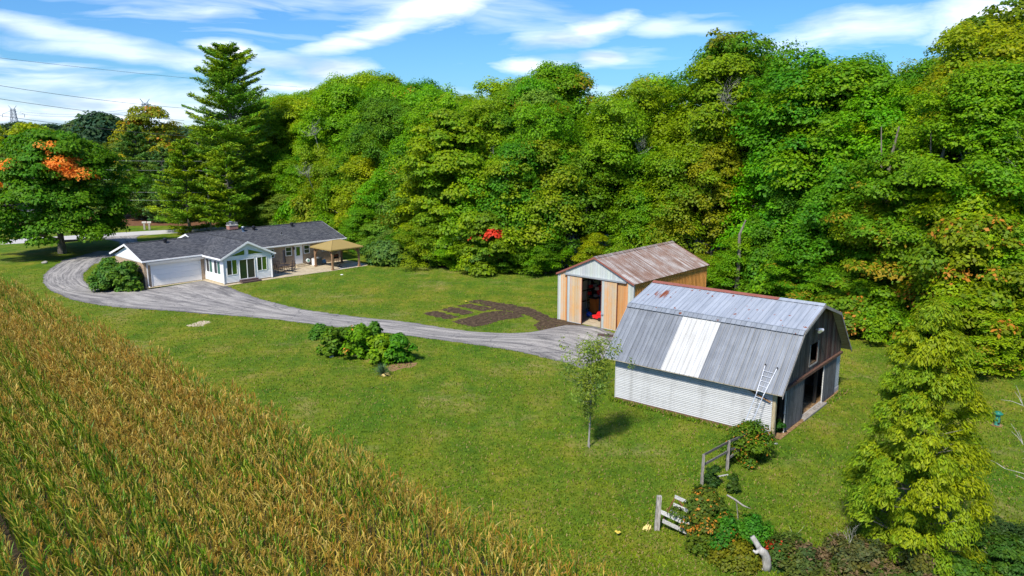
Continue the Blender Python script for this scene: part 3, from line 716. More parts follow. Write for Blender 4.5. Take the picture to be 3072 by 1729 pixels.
# screen of trees closing the left middle distance
for i, (x, y, H, W, c_, lab) in enumerate([(-125, 170, 13, 12, (.08, .14, .02), 'mid green tree left of the frame behind the purple tree'), (-84, 170, 12, 12, (.16, .20, .015), 'yellow-green tree between the maple and the spruces'),
    (-78, 150, 7.5, 8, (.17, .22, .012), 'low yellow-green tree beside the spruce clump'), (-47, 150, 14, 11, (.10, .15, .015), 'dense tree filling the gap behind the layered pine'),
    (-34, 133, 15, 9, (.08, .15, .015), 'green tree right behind the tall pine trunk'), (-56, 152, 15, 10, (.07, .12, .02), 'dark tree behind the olive spruce')]):
    put_tree('edge%d' % (i % 4), (x, y, 0), H, c_, lab, None, 'broadleaf_tree', W=W)

# grass: short blades standing out of the lawn where the photograph shows its grain
def grass_tufts():
    rs = np.random.RandomState(91); n_ = 230000
    y = 23+(86-23)*rs.rand(n_)**1.55; x = (rs.rand(n_)*2-1)*(y*.70+2); keep = np.ones(n_, bool)
    keep &= ~((x-c0.x)*cnor.x+(y-c0.y)*cnor.y < EDGE+.2)
    def inside(poly):
        c_ = np.zeros(n_, bool); j = len(poly)-1
        for i in range(len(poly)):
            xi, yi, xj, yj = poly[i][0], poly[i][1], poly[j][0], poly[j][1]
            c_ ^= ((yi > y) != (yj > y)) & (x < (xj-xi)*(y-yi)/(yj-yi+1e-12)+xi); j = i
        return c_
    H_ = frame((-35.603, 74.43, 0), .813); B_ = frame((5.888, 42.291, 0), -.693); S_ = frame((3.75, 61.583, 0), -.725)
    for poly in ([(p.x, p.y) for p in outer]+[(p.x, p.y) for p in inner[::-1]], [tuple(B_(u, v)[:2]) for u, v in ((-.1, -.1), (9.6, -.1), (9.6, 9.8), (-.1, 9.8))], [tuple(S_(u, v)[:2]) for u, v in ((-.1, -.1), (7.2, -.1), (7.2, 11.5), (-.1, 11.5))],
                 [tuple(H_(u, v)[:2]) for u, v in ((-.4, -.6), (5.5, -.6), (5.5, -4.9), (14, -5.2), (18, -5.4), (22.5, -5.2), (23.4, -3), (23.4, 9), (-.2, 9))], EDGE_W+[(160, 60), (150, 260), (-40, 260)]): keep &= ~inside(poly)
    for L_ in ([(1118, 190), (1190, 168), (1330, 146), (1480, 180), (1262, 222), (1130, 250), (988, 216)], [(1208, 268), (1480, 196), (1400, 130), (1740, 182), (1870, 242), (2070, 288), (1900, 318), (1785, 318), (1655, 240), (1360, 302)]):
        q_ = [z8(*p) for p in L_]; cq = sum(q_, Vector())/len(q_); keep &= ~(inside([tuple((cq+(p-cq)*1.10)[:2]) for p in q_]) & (rs.rand(n_) < .93))
    x, y = x[keep], y[keep]; n_ = len(x); h = .045+.05*rs.rand(n_)
    C = np.stack([x, y, h*.45], 1); N = rs.normal(size=(n_, 3))*np.array([1, 1, .25])+np.array([0, -.3, .55]); S = .030+.035*rs.rand(n_)
    cl = .5+.5*np.sin(x*1.3+2*np.sin(y*.7))*np.sin(y*1.1+x*.4)
    col = np.stack([rs.rand(n_), (rs.rand(n_) < .16)*1., np.clip(cl*.5+rs.rand(n_)*.5, 0, 1)], 1)
    me = leaf_mesh('grass_blades', C, N, S, np.full(n_, 2.6), col, rs, drop=np.array([0, 0, 1.])); me.materials.append(M['grass_blade'])
    o = link('grass_blades', me, None); o.color = (.135, .195, .014, .5); o['kind'] = 'stuff'; tag(o, 'short mown grass blades over the lawn')
grass_tufts()
def wall_grass():
    """uncut grass left along the walls"""
    rs = np.random.RandomState(93); X = []; Y = []
    B_ = frame((5.888, 42.291, 0), -.693); S_ = frame((3.75, 61.583, 0), -.725)
    for (fr_, a, b, n_, wd) in ((B_, (-.2, -.15), (9.3, -.15), 1500, .22), (B_, (9.45, 6.9), (9.45, 9.9), 450, .25), (B_, (-.1, -.2), (-.1, 9.8), 600, .25), (S_, (-.12, 0), (-.12, 11), 900, .25), (S_, (7.25, 0), (7.25, 11), 700, .25)):
        t = rs.rand(n_); o_ = rs.normal(size=n_)*wd*.6
        for tt, oo in zip(t, o_):
            dx, dy = b[0]-a[0], b[1]-a[1]; L_ = math.hypot(dx, dy); sg = 1 if fr_ is S_ and a[0] > 1 or (fr_ is B_ and a[0] > 9) else -1
            nx, ny = (0, -1) if abs(dx) > abs(dy) else (sg, 0); p = fr_(a[0]+dx*tt+nx*abs(oo), a[1]+dy*tt+ny*abs(oo)); X.append(p.x); Y.append(p.y)
    X, Y = np.array(X), np.array(Y); n_ = len(X); h = .10+.16*rs.rand(n_); C = np.stack([X, Y, h*.45], 1); N = rs.normal(size=(n_, 3))*np.array([1, 1, .2])+np.array([0, -.4, .3])
    col = np.stack([rs.rand(n_), (rs.rand(n_) < .22)*1., rs.rand(n_)], 1); me = leaf_mesh('uncut_grass', C, N, h*.32, np.full(n_, 3.2), col, rs, drop=np.array([0, 0, 1.])); me.materials.append(M['grass_blade'])
    o = link('uncut_grass', me, None); o.color = (.12, .19, .014, .5); o['kind'] = 'stuff'; tag(o, 'longer uncut grass along the barn and shed walls')
wall_grass()

# ------------------------------------------------------------------ the house (local axes: x along the front, y into the house)
HS = .3155
hz = lambda v: 2.727+(v+.485)*HS                           # front roof slope
house = empty('house', (-35.603, 74.43, 0), .813, 'long low ranch house with grey shingle roof, tan brick and a white sunroom', 'house')
HF = frame((-35.603, 74.43, 0), .813)
SPLIT = {'gutter', 'gable_wall', 'soffit', 'door_jamb', 'rake_board', 'brick_wall', 'sunroom_wall', 'ridge_cap', 'rake_trim', 'door_edge', 'stall_post', 'brace', 'threshold_rail', 'loft_window_frame', 'corner_board', 'wall_girts', 'sunroom_gable', 'door_step', 'wooden_steps', 'door_brace', 'gate_iron_frame', 'wall_core', 'roof_deck'}
def part(name, mb, m_, par=None, smooth=False):
    if name in SPLIT and len(mb.pr) > 1:
        o_ = None
        for a, c_ in zip(mb.pr, mb.pr[1:]+[len(mb.v)]):
            s_ = MB(); s_.v = mb.v[a:c_]; s_.f = [tuple(i-a for i in f) for f in mb.f if a <= f[0] < c_]; o_ = s_.build(name, M[m_] if isinstance(m_, str) else m_, par, smooth)
        return o_
    return mb.build(name, M[m_] if isinstance(m_, str) else m_, par, smooth)
RV = 4.46; RZ = hz(RV)
b = MB()   # brick shell
b.box(0, .695, 0, .2, 0, 2.55); b.box(5.575, 6.04, 0, .2, 0, 2.55); b.box(0, .2, .2, 7.08, 0, 2.50); b.box(.2, 6.5, 6.9, 7.08, 0, 2.6)
b.box(11.18, 22.47, 0, .2, 0, 2.80); b.box(22.47, 22.67, 0, 8.92, 0, 2.8); b.box(6.55, 22.47, 8.72, 8.92, 0, 2.6); b.box(6.55, 6.75, .2, 8.72, 0, 2.6)
part('brick_wall', b, 'brick', house)
b = MB(); b.prism([(.04, -.02, 2.50), (.04, 3.54, hz(3.54)-.14), (.04, 7.1, 2.50)], (-.08, 0, 0)); b.box(-.02, .03, -.02, 7.1, 2.42, 2.52)
b.prism([(6.6, .1, 2.6), (6.6, RV, RZ-.14), (6.6, 8.8, 2.6)], (-.08, 0, 0)); b.prism([(22.6, .1, 2.6), (22.6, RV, RZ-.14), (22.6, 8.8, 2.6)], (.08, 0, 0))
part('gable_wall', b, 'white', house)
def slab(pts, th=.10):
    b_ = MB(); P = [Vector(p) for p in pts]; b_.prism([p-Vector((0, 0, th)) for p in P], (0, 0, th)); return b_
def slope(u0, u1, v0, z0, v1, z1): return slab([(u0, v0, z0), (u1, v0, z0), (u1, v1, z1), (u0, v1, z1)])
part('roof_slope', slope(-.32, 6.279, -.485, hz(-.485), 3.54, hz(3.54)), 'shingle', house)
part('roof_slope', slope(-.32, 6.70, 3.543, hz(3.54), 7.57, hz(-.485)), 'shingle', house)
rs_main = part('roof_slope', slope(6.282, 22.99, -.485, hz(-.485), RV, RZ), 'shingle', house)
part('roof_slope', slope(6.282, 22.99, RV+.003, RZ, 2*RV+.485, hz(-.485)), 'shingle', house)
# sunroom roof
vm_ = (4.134-2.727)/HS-.485; vl = (2.673-2.727)/HS-.485
part('roof_slope', slab([(5.69, -4.39, 2.673), (8.61, -4.39, 4.134), (8.61, vm_, 4.138), (5.69, vl, 2.677)]), 'shingle', house)
part('roof_slope', slab([(8.613, -4.39, 4.134), (11.53, -4.39, 2.673), (11.53, vl, 2.677), (8.613, vm_, 4.138)]), 'shingle', house)
b = MB(); b.bar((-.32, 3.54, hz(3.54)+.012), (6.28, 3.54, hz(3.54)+.012), .26, .03); b.bar((6.28, RV, RZ+.012), (22.99, RV, RZ+.012), .26, .03); b.bar((8.61, -4.39, 4.146), (8.61, vm_-.05, 4.15), .24, .03)
part('ridge_cap', b, 'shingle', house)
# fascia, rake boards, gutters
b = MB()
for u in (-.345, 22.995):
    v1, z1, v2 = (3.54, hz(3.54), 7.57) if u < 0 else (RV, RZ, 9.4)
    b.prism([(u, -.50, hz(-.5)-.20), (u, v1, z1-.20), (u, v1, z1-.005), (u, -.50, hz(-.5)-.005)], (.024, 0, 0)); b.prism([(u, v2, hz(-.485)-.20), (u, v1+.003, z1-.20), (u, v1+.003, z1-.005), (u, v2, hz(-.485)-.005)], (.024, 0, 0))
b.prism([(6.255, 3.56, hz(3.56)-.02), (6.255, RV, RZ-.20), (6.255, RV, RZ-.005), (6.255, 3.2, hz(3.2)-.005)], (.024, 0, 0)); b.prism([(6.255, 8., hz(2*RV-8)-.20), (6.255, RV+.003, RZ-.20), (6.255, RV+.003, RZ-.005), (6.255, 8., hz(2*RV-8)-.005)], (.024, 0, 0))
for (ua, za, ub, zb) in ((5.69, 2.673, 8.61, 4.134), (11.53, 2.673, 8.61, 4.134)):
    b.prism([(ua, -4.40, za-.20), (ub, -4.40, zb-.22), (ub, -4.40, zb-.004), (ua, -4.40, za-.004)], (0, -.026, 0))
part('rake_board', b, 'white', house)
b = MB()
for (u0, u1, v) in ((-.35, 5.66, -.49), (11.55, 23.02, -.49)): b.box(u0, u1, v-.12, v, hz(-.485)-.16, hz(-.485)-.03)
b.box(-.35, 6.2, 7.57, 7.69, 2.57, 2.70)
b.box(5.57, 5.69, -4.43, -.62, 2.50, 2.635); b.box(11.53, 11.65, -4.43, -.62, 2.50, 2.635)
part('gutter', b, 'white', house)
b = MB(); b.box(.05, 6.0, -.47, -.01, 2.46, 2.50); b.box(11.2, 22.6, -.47, -.01, 2.50, 2.54); b.box(.3, 5.98, -.06, -.01, 2.19, 2.458)
b.hexa([(.42, -.30, 2.20), (5.85, -.30, 2.20), (5.85, -.26, 2.20), (.42, -.26, 2.20), (.25, -.46, 2.455), (6.0, -.46, 2.455), (6.0, -.42, 2.455), (.25, -.42, 2.455)])
part('soffit', b, 'white', house)
b = MB(); b.box(11.2, 22.6, -.04, -.005, 2.36, 2.50); part('frieze_board', b, 'soffit', house)
# garage door: four sections
gdoor = empty('garage_door', (0, 0, 0)); gdoor.parent = house
for i in range(4):
    b = MB(); b.box(.70, 5.57, .02, .06, .055+i*.532, .055+i*.532+.524); part('door_section', b, 'garage', gdoor)
b = MB(); b.box(.62, .70, -.02, .03, .02, 2.19); b.box(5.57, 5.65, -.02, .03, .02, 2.19); part('door_jamb', b, 'white', gdoor)
def downspout(pts, w_=.075):
    b_ = MB()
    for p, q in zip(pts, pts[1:]): b_.bar(p, q, w_, w_)
    part('downspout', b_, 'white', house)
downspout([(.30, -.53, 2.58), (.28, -.08, 2.30), (.28, -.08, .12), (.30, -.35, .04)])
downspout([(22.50, -.53, 2.55), (22.52, -.08, 2.35), (22.52, -.08, .18), (22.56, -.30, .06)])
downspout([(5.66, -4.30, 2.55), (5.98, -4.16, 2.35), (5.98, -4.16, .06)], .07)
downspout([(11.55, -4.30, 2.55), (11.24, -4.16, 2.35), (11.24, -4.16, .06)], .07)
# windows
def window(u0, u1, z0, z1, v, par=house, panes='h', depth=.06, fr=.06, glass='glass', axis='v', g2=None):
    """axis 'v': in a wall facing -v at depth v; axis 'u': in the wall facing -u at u=v"""
    T = (lambda a, d, z: (a, v-d, z)) if axis == 'v' else (lambda a, d, z: (v-d, a, z))
    def bx(b_, a0, a1, d0, d1, z_0, z_1):
        p, q = T(a0, d0, z_0), T(a1, d1, z_1)
        b_.box(min(p[0], q[0]), max(p[0], q[0]), min(p[1], q[1]), max(p[1], q[1]), z_0, z_1)
    e_ = MB(); bx(e_, u0, u0+fr, 0, depth, z0, z1); bx(e_, u1-fr, u1, 0, depth, z0, z1); bx(e_, u0+fr, u1-fr, 0, depth, z0, z0+fr); bx(e_, u0+fr, u1-fr, 0, depth, z1-fr, z1)
    mu, mz = (u0+u1)/2, (z0+z1)/2
    if panes == 'h': bx(e_, u0+fr, u1-fr, 0, depth-.01, mz-.025, mz+.025)
    if panes == 'v': bx(e_, mu-.035, mu+.035, 0, depth-.01, z0+fr, z1-fr)
    wn = part('window', e_, 'white', par)
    areas = [(u0+fr, u1-fr, z0+fr, mz-.025), (u0+fr, u1-fr, mz+.025, z1-fr)] if panes == 'h' else [(u0+fr, mu-.035, z0+fr, z1-fr), (mu+.035, u1-fr, z0+fr, z1-fr)] if panes == 'v' else [(u0+fr, u1-fr, z0+fr, z1-fr)]
    for i, (a0, a1, q0, q1) in enumerate(areas):
        p_ = MB(); bx(p_, a0+.004, a1-.004, .006, .022, q0+.004, q1-.004); part('pane', p_, (g2 if (g2 and i) else glass), wn)
    return wn
for (u0, u1, z0, z1) in ((13.1, 13.92, 1.36, 2.32), (15.30, 16.08, 1.33, 2.34), (17.61, 18.36, 1.36, 2.32), (20.0, 21.0, 1.36, 2.32)): window(u0, u1, z0, z1, 0, glass='glass_dark', g2='glass')
# brick sills
for u in (12.9, 15.2, 17.5, 19.9): b = MB(); b.box(u, u+1.05, -.05, -.002, 1.25, 1.33); part('window_sill', b, 'brick', house)
d_ = MB(); d_.box(16.42, 17.42, -.05, -.002, .30, 2.42); dd = part('back_door', d_, 'white', house)
b = MB(); b.box(16.55, 17.30, -.085, -.052, .34, 2.36); part('door_leaf', b, 'white', dd); b = MB(); b.box(16.62, 17.08, -.10, -.087, 1.25, 2.22); part('pane', b, 'glass_green', dd)
b = MB(); b.tube([(16.60, -.10, 1.25), (16.60, -.15, 1.25)], .03, 8); part('door_handle', b, 'black', dd)
b = MB(); b.box(16.35, 17.85, -.62, -.003, 0, .15); b.box(16.4, 17.5, -.32, -.004, .152, .30); part('door_step', b, 'concrete', house)
b = MB(); b.lathe([(.03, .16), (.09, .12), (.10, -.02), (.07, -.12), (.02, -.16)], (16.33, -.12, 2.1), 10); b.bar((16.33, 0, 2.15), (16.33, -.12, 2.2), .03); part('wall_lamp', b, 'black', house)
# sunroom walls
b = MB()
v0 = -4.09; W0, W1 = 6.04, 11.18
def wallf(u0, u1, z0, z1): b.box(u0, u1, v0, v0+.12, z0, z1)
wallf(W0, 6.36, .1, 2.70); wallf(7.45, 7.68, .1, 2.70); wallf(9.36, 9.62, .1, 2.70); wallf(10.70, W1, .1, 2.70)
wallf(6.36, 7.45, .1, .87); wallf(9.62, 10.70, .1, .93); wallf(7.68, 9.36, .1, .29); wallf(6.36, 7.45, 2.39, 2.70); wallf(7.68, 9.36, 2.31, 2.70); wallf(9.62, 10.70, 2.36, 2.70)
b.box(W0, W0+.12, v0+.12, 0, .1, 2.66); b.box(W1-.12, W1, v0+.12, -.002, .1, 2.66)
part('sunroom_wall', b, 'white', house)
b = MB(); gz = lambda u: 4.134-abs(u-8.61)*.5-.12
for pts in ([(W0, 2.70), (6.55, 2.70), (8.36, 3.32), (8.36, gz(8.36)), (W0, gz(W0)-.0)], [(8.36, 2.70), (8.68, 2.70), (8.68, gz(8.68)), (8.61, gz(8.61)), (8.36, gz(8.36))], [(8.68, 3.32), (10.60, 2.70), (W1, 2.70), (W1, gz(W1)), (8.68, gz(8.68))]):
    b.prism([(u, v0+.10, z) for u, z in pts], (0, -.10, 0))
part('sunroom_gable', b, 'house_siding', house)
for pts in ([(6.58, 2.72), (8.34, 2.72), (8.34, 3.29)], [(8.70, 2.72), (10.55, 2.72), (8.70, 3.29)]):
    f_ = MB(); cx_ = sum(p[0] for p in pts)/3; cz_ = sum(p[1] for p in pts)/3
    P = [(u, v0-.03, z) for u, z in pts]
    for i in range(3): f_.bar(P[i], P[(i+1) % 3], .05, .05, (0, 1, 0))
    wn = part('triangular_window', f_, 'white', house); g_ = MB(); g_.prism([(cx_+(u-cx_)*.97, v0-.004, cz_+(z-cz_)*.97) for u, z in pts], (0, -.012, 0)); part('pane', g_, 'glass_green', wn)
for k in range(6):
    z0_ = .14+k*.125
    for (u0, u1) in ((W0+.09, 7.60), (9.46, W1-.09)):
        b = MB(); b.hexa([(u0, v0-.045, z0_+.018), (u1, v0-.045, z0_+.018), (u1, v0-.002, z0_+.018), (u0, v0-.002, z0_+.018), (u0, v0-.012, z0_+.122), (u1, v0-.012, z0_+.122), (u1, v0-.002, z0_+.122), (u0, v0-.002, z0_+.122)])
        part('siding_board', b, 'house_siding', house)
for k in range(12):
    z0_ = .92+k*.125
    for (u0, u1) in ((W0+.09, 6.34), (10.74, W1-.09)):
        b = MB(); b.hexa([(u0, v0-.030, z0_), (u1, v0-.030, z0_), (u1, v0-.002, z0_), (u0, v0-.002, z0_), (u0, v0-.012, z0_+.122), (u1, v0-.012, z0_+.122), (u1, v0-.002, z0_+.122), (u0, v0-.002, z0_+.122)])
        part('siding_board', b, 'house_siding', house)
for k in range(6):
    z0_ = .14+k*.125; b = MB(); b.hexa([(W0-.03, -.06, z0_), (W0-.03, v0+.1, z0_), (W0-.002, v0+.1, z0_), (W0-.002, -.06, z0_), (W0-.01, -.06, z0_+.122), (W0-.01, v0+.1, z0_+.122), (W0-.002, v0+.1, z0_+.122), (W0-.002, -.06, z0_+.122)])
    part('siding_board', b, 'house_siding', house)
b = MB()
for u in (W0, W1): b.box(u-.05, u+.05, v0-.045, v0+.05, .06, 2.66)
b.box(W0-.03, W1+.03, v0-.04, v0-.004, 2.44, 2.68); part('corner_board', b, 'white', house)
window(6.33, 7.48, .86, 2.41, v0, panes='v', glass='glass_dark', g2='glass_green'); window(9.60, 10.73, .92, 2.38, v0, panes='v', glass='glass', g2='glass_green')
window(-1.82, -.46, .89, 2.29, W0, panes='v', axis='u', glass='glass_teal', g2='glass_dark'); window(-3.52, -2.12, .90, 2.29, W0, panes='v', axis='u', glass='glass_teal', g2='glass_dark')
sd = window(7.66, 9.38, .29, 2.33, v0, panes='v', glass='glass', g2='glass_dark', depth=.07); sd.name = 'sliding_door'
b = MB(); b.box(7.55, 9.62, v0-.80, v0-.04, .0, .14); b.box(7.62, 9.48, v0-.42, v0-.042, .142, .28); part('wooden_steps', b, 'step_wood', house)
b = MB(); b.box(W0-.05, W1+.05, v0+.0, -.004, .0, .095); part('sunroom_base', b, 'concrete', house)
b = MB(); b.box(5.98, 6.035, -.82, -.72, .30, .42); part('hose_bib', b, 'galv', house)
# chimney, vents
b = MB(); b.box(11.12, 12.10, 4.22, 4.85, 4.12, 4.30); part('chimney_flashing', b, 'black', house)
ch = part('chimney', MB().box(11.10, 12.12, 4.20, 4.87, 4.302, 4.72), 'red_brick', house)
b = MB(); b.box(11.06, 12.16, 4.16, 4.91, 4.722, 4.78); b.tube([(11.42, 4.5, 4.78), (11.42, 4.5, 4.93)], .15, 10); part('chimney_crown', b, 'concrete_pale', ch)
b = MB()
for (x0, x1) in ((11.14, 11.14), (12.08, 12.08), (11.61, 11.61)):
    for y in (4.24, 4.83): b.bar((x0, y, 4.78), (x0, y, 5.05), .025)
for z in (4.84, 4.94, 5.05):
    for y in (4.24, 4.83): b.bar((11.14, y, z), (12.08, y, z), .018)
    for x in (11.14, 12.08): b.bar((x, 4.24, z), (x, 4.83, z), .018)
part('chimney_cage', b, 'galv', ch)
b = MB(); b.tube([(11.42, 4.5, 4.93), (11.42, 4.5, 5.12)], .07, 8); b.lathe([(.20, 0), (.22, .03), (.05, .07)], (11.42, 4.5, 5.12), 10); part('flue_cap', b, 'galv', ch)
def roof_vent(u, v, kind):
    z = hz(v); b_ = MB()
    if kind == 'pipe': b_.tube([(u, v, z-.05), (u, v, z+.32)], .045, 8); part('vent_pipe', b_, 'black', house); b2 = MB().box(u-.12, u+.10, v-.14, v+.1, z-.03, z+.03); part('vent_flashing', b2, 'galv', house); return
    c = 'bluevent' if kind == 'blue' else 'black'
    b_.lathe([(.24, -.10), (.15, .0), (.15, .18), (.20, .20), (.20, .40), (.13, .46)] if kind != 'blue' else [(.22, -.08), (.13, .02), (.13, .22), (.17, .24), (.17, .44), (.10, .46)], (u, v, z), 14); o_ = part('roof_vent', b_, c, house)
    for k in range(3): part('vent_ring', MB().lathe([(.215, 0), (.215, .025)], (u, v, z+.23+.07*k), 14), c, o_)
    if kind == 'blue': part('vent_cap', MB().lathe([(.18, 0), (.16, .05), (.02, .08)], (u, v, z+.46), 12), 'galv', o_)
roof_vent(3.46, 2.9, 'black'); roof_vent(12.47, 3.78, 'blue'); roof_vent(13.76, 3.81, 'black'); roof_vent(18.54, 3.75, 'black'); roof_vent(16.08, 1.91, 'pipe')

# patio
cur = [(22.0+1.1*cos(a), -4.0+1.25*sin(a)) for a in [radians(x) for x in range(-80, 5, 12)]]
pat = [(11.2, -4.8), (14.5, -5.0), (17.7, -5.25)]+cur+[(23.1, -.3), (22.7, -.01), (11.2, -.01)]
sheet('patio', [HF(*p) for p in pat], .02, M['concrete'])
sheet('path_strip', [HF(*p) for p in [(5.55, -4.78), (11.2, -4.8), (11.2, -4.06), (6.0, -4.06), (6.0, -.0), (5.55, -.0)]], .018, M['concrete'])
sheet('garage_apron_strip', [HF(*p) for p in [(-.1, -.45), (5.55, -.38), (5.55, .05), (-.1, .05)]], .017, M['concrete'])
sheet('pale_patio_corner', [HF(*p) for p in [(18.9, -5.05), (22.0, -5.0), (22.8, -4.2), (22.9, -2.6), (20.4, -2.3)]], .024, M['concrete_pale'])

# gazebo
gaz = empty('gazebo', HF(19.8, -3.28, .02), .813, 'tan-roofed timber gazebo on the patio behind the house', 'gazebo')
hx_, hy_ = 1.74, 1.68; b0 = MB()
for sx_ in (-1, 1):
    for sy_ in (-1, 1):
        b = MB(); b.box(sx_*hx_-.09, sx_*hx_+.09, sy_*hy_-.09, sy_*hy_+.09, 0, 2.12); b.box(sx_*hx_-.13, sx_*hx_+.13, sy_*hy_-.13, sy_*hy_+.13, 0, .16); part('post', b, 'stain_wood', gaz)
        for (dx, dy) in ((-sx_, 0), (0, -sy_)):
            b = MB(); P0 = Vector((sx_*hx_, sy_*hy_, 1.42)); d = Vector((dx, dy, 0)); pts = [P0+d*.08, P0+d*.16+Vector((0, 0, .25)), P0+d*.36+Vector((0, 0, .48)), P0+d*.68+Vector((0, 0, .62))]
            for p, q in zip(pts, pts[1:]): b.bar(p, q, .07, .11)
            part('brace', b, 'stain_wood', gaz)
for (a, c_) in (((-hx_-.1, -hy_), (hx_+.1, -hy_)), ((-hx_-.1, hy_), (hx_+.1, hy_)), ((-hx_, -hy_+.08), (-hx_, hy_-.08)), ((hx_, -hy_+.08), (hx_, hy_-.08))):
    b = MB(); b.bar((*a, 2.16), (*c_, 2.16), .10, .17); part('beam', b, 'stain_wood', gaz)
ex, ey = 2.12, 2.06; zt, zb_ = 3.02, 2.28; rl = .5
cs = [(-ex, -ey, zb_), (ex, -ey, zb_), (ex, ey, zb_), (-ex, ey, zb_)]; r1, r2 = (-rl, 0, zt), (rl, 0, zt)
for pts in ([cs[0], cs[1], r2, r1], [cs[1], cs[2], r2], [cs[2], cs[3], r1, r2], [cs[3], cs[0], r1]):
    b = MB(); b.prism([Vector(p)-Vector((0, 0, .05)) for p in pts], (0, 0, .05)); part('roof_panel', b, 'canopy', gaz)
b = MB()
for i in range(4): b.bar(Vector(cs[i])-Vector((0, 0, .07)), Vector(cs[(i+1) % 4])-Vector((0, 0, .07)), .04, .10)
for p, q in ((cs[0], r1), (cs[3], r1), (cs[1], r2), (cs[2], r2), (r1, r2)): b.bar(Vector(p)+Vector((0, 0, .012)), Vector(q)+Vector((0, 0, .012)), .05, .03)
part('roof_trim', b, 'canopy', gaz)

# patio furniture
tb = empty('patio_table', HF(14.0, -1.9, .02), .813, 'round dark metal patio table with the closed umbrella through it', 'table')
part('tabletop', MB().lathe([(.60, .70), (.62, .71), (.62, .73), (.58, .735)], (0, 0, 0), 20), 'furniture', tb)
for k in range(4):
    a = k*pi/2+.4; b = MB(); b.tube([(cos(a)*.50, sin(a)*.50, 0), (cos(a)*.30, sin(a)*.30, .35), (cos(a)*.45, sin(a)*.45, .70)], .02, 6); part('leg', b, 'furniture', tb)
um = empty('patio_umbrella', HF(14.0, -1.9, .02), .813, 'closed black patio umbrella standing in the dark round table', 'umbrella')
part('pole', MB().tube([(0, 0, 0), (0, 0, 2.35)], .022, 8), 'furniture', um); part('umbrella_base', MB().lathe([(.25, 0), (.25, .05), (.05, .09)], (0, 0, 0), 14), 'furniture', um)
part('folded_canopy', MB().tube([(0, 0, .98), (.02, .01, 1.2), (.02, 0, 1.6), (-.01, 0, 2.0), (0, 0, 2.32), (0, 0, 2.36)], [.20, .17, .14, .12, .13, .04], 9), 'umbrella', um)
def chair(loc, rz, label):
    c_ = empty('patio_chair', loc, rz, label, 'chair', 'dark patio chairs round the table')
    part('seat', MB().box(-.24, .24, -.24, .24, .40, .43), 'furniture', c_)
    b_ = MB()
    for x in (-.23, .23): b_.bar((x, .24, .42), (x, .36, 1.0), .03)
    b_.bar((-.23, .36, 1.0), (.23, .36, 1.0), .03); b_.bar((-.23, .25, .48), (.23, .25, .48), .025); part('back_frame', b_, 'furniture', c_)
    b_ = MB()
    for i in range(5): b_.bar((-.17+.085*i, .255, .48), (-.17+.085*i, .355, .98), .02, .012)
    part('back_slats', b_, 'furniture', c_)
    for x in (-.26, .26):
        b_ = MB(); b_.tube([(x, -.22, .42), (x, -.22, .64), (x, .28, .64)], .015, 5); part('armrest', b_, 'furniture', c_)
    for x in (-.22, .22):
        for y in (-.22, .22): b_ = MB(); b_.bar((x, y, 0), (x, y, .40), .028); part('leg', b_, 'furniture', c_)
    return c_
for (du, dv, a, lb) in ((1.0, .25, -1.35, 'dark slatted chair on the right side of the patio table'), (-.05, 1.0, 0., 'dark slatted chair between patio table and brick wall'),
                        (-.95, -.3, 1.7, 'dark slatted chair beside the sunroom\'s right corner'), (.35, -.95, 3.3, 'dark slatted chair on the lawn side of the patio table')):
    chair(HF(14.0+du, -1.9+dv, .02), .813+a, lb)
ac = empty('ac_unit', HF(18.8, -.85, .02), .813, 'grey square air-conditioning unit against the brick wall by the gazebo post', 'air conditioner')
part('cabinet', MB().box(-.36, .36, -.36, .36, .05, .80), 'ac', ac); part('top_rim', MB().box(-.38, .38, -.38, .38, .802, .86), 'ac', ac); part('fan_grille', MB().lathe([(.30, 0), (.30, .02), (.1, .05)], (0, 0, .862), 16), 'galv', ac)
b = MB()
for i in range(9):
    z = .12+.075*i; b.box(-.375, .375, -.375, -.362, z, z+.03); b.box(-.375, -.362, -.36, .36, z, z+.03)
part('louvres', b, 'black', ac)
ds = empty('disconnect_box', HF(18.30, -.80, .02), .813, 'white upright panel just left of the grey air-conditioning unit', 'panel'); part('panel', MB().box(-.04, .04, -.28, .28, .0, .78), 'white', ds); part('panel_foot', MB().box(-.08, .08, -.30, .30, 0, .03), 'galv', ds)
bk = empty('metal_tub', HF(19.62, -.75, .02), .6, 'bluish metal tub tipped over beside the air-conditioning unit', 'tub')
part('tub_body', MB().tube([(-.22, 0, .24), (.22, 0, .30)], [.18, .26], 14), 'skyblue', bk); part('tub_rim', MB().tube([(.215, 0, .30), (.245, 0, .305)], [.28, .28], 14), 'galv', bk)
hr = empty('hose_reel', HF(17.98, -.10, 0), .813, 'white hose reel with green centre on the brick wall beside the door', 'hose reel')
part('reel_cover', MB().tube([(0, -.02, .56), (0, -.20, .56)], [.24, .22], 12), 'meter', hr); part('green_disc', MB().tube([(0, -.202, .56), (0, -.215, .56)], .11, 12), 'green_spot', hr); b = MB(); b.bar((0, 0, .3), (0, -.06, .04), .04); part('hose_end', b, 'black', hr)
gr_ = empty('barbecue_grill', HF(20.85, -1.35, .024), .75, 'black barbecue grill with closed lid and side shelf under the gazebo', 'grill')
part('firebox', MB().box(-.34, .34, -.22, .22, .58, .80), 'black', gr_)
part('lid', MB().prism([(-.34, .22*cos(a), .81+.26*sin(a)) for a in [pi*i/8 for i in range(9)]], (.68, 0, 0)), 'rust', gr_); part('side_shelf', MB().box(.36, .66, -.16, .16, .76, .79), 'galv', gr_)
for x in (-.3, .3):
    for y in (-.18, .18): b = MB(); b.bar((x, y, 0), (x, y, .58), .035); part('leg', b, 'black', gr_)
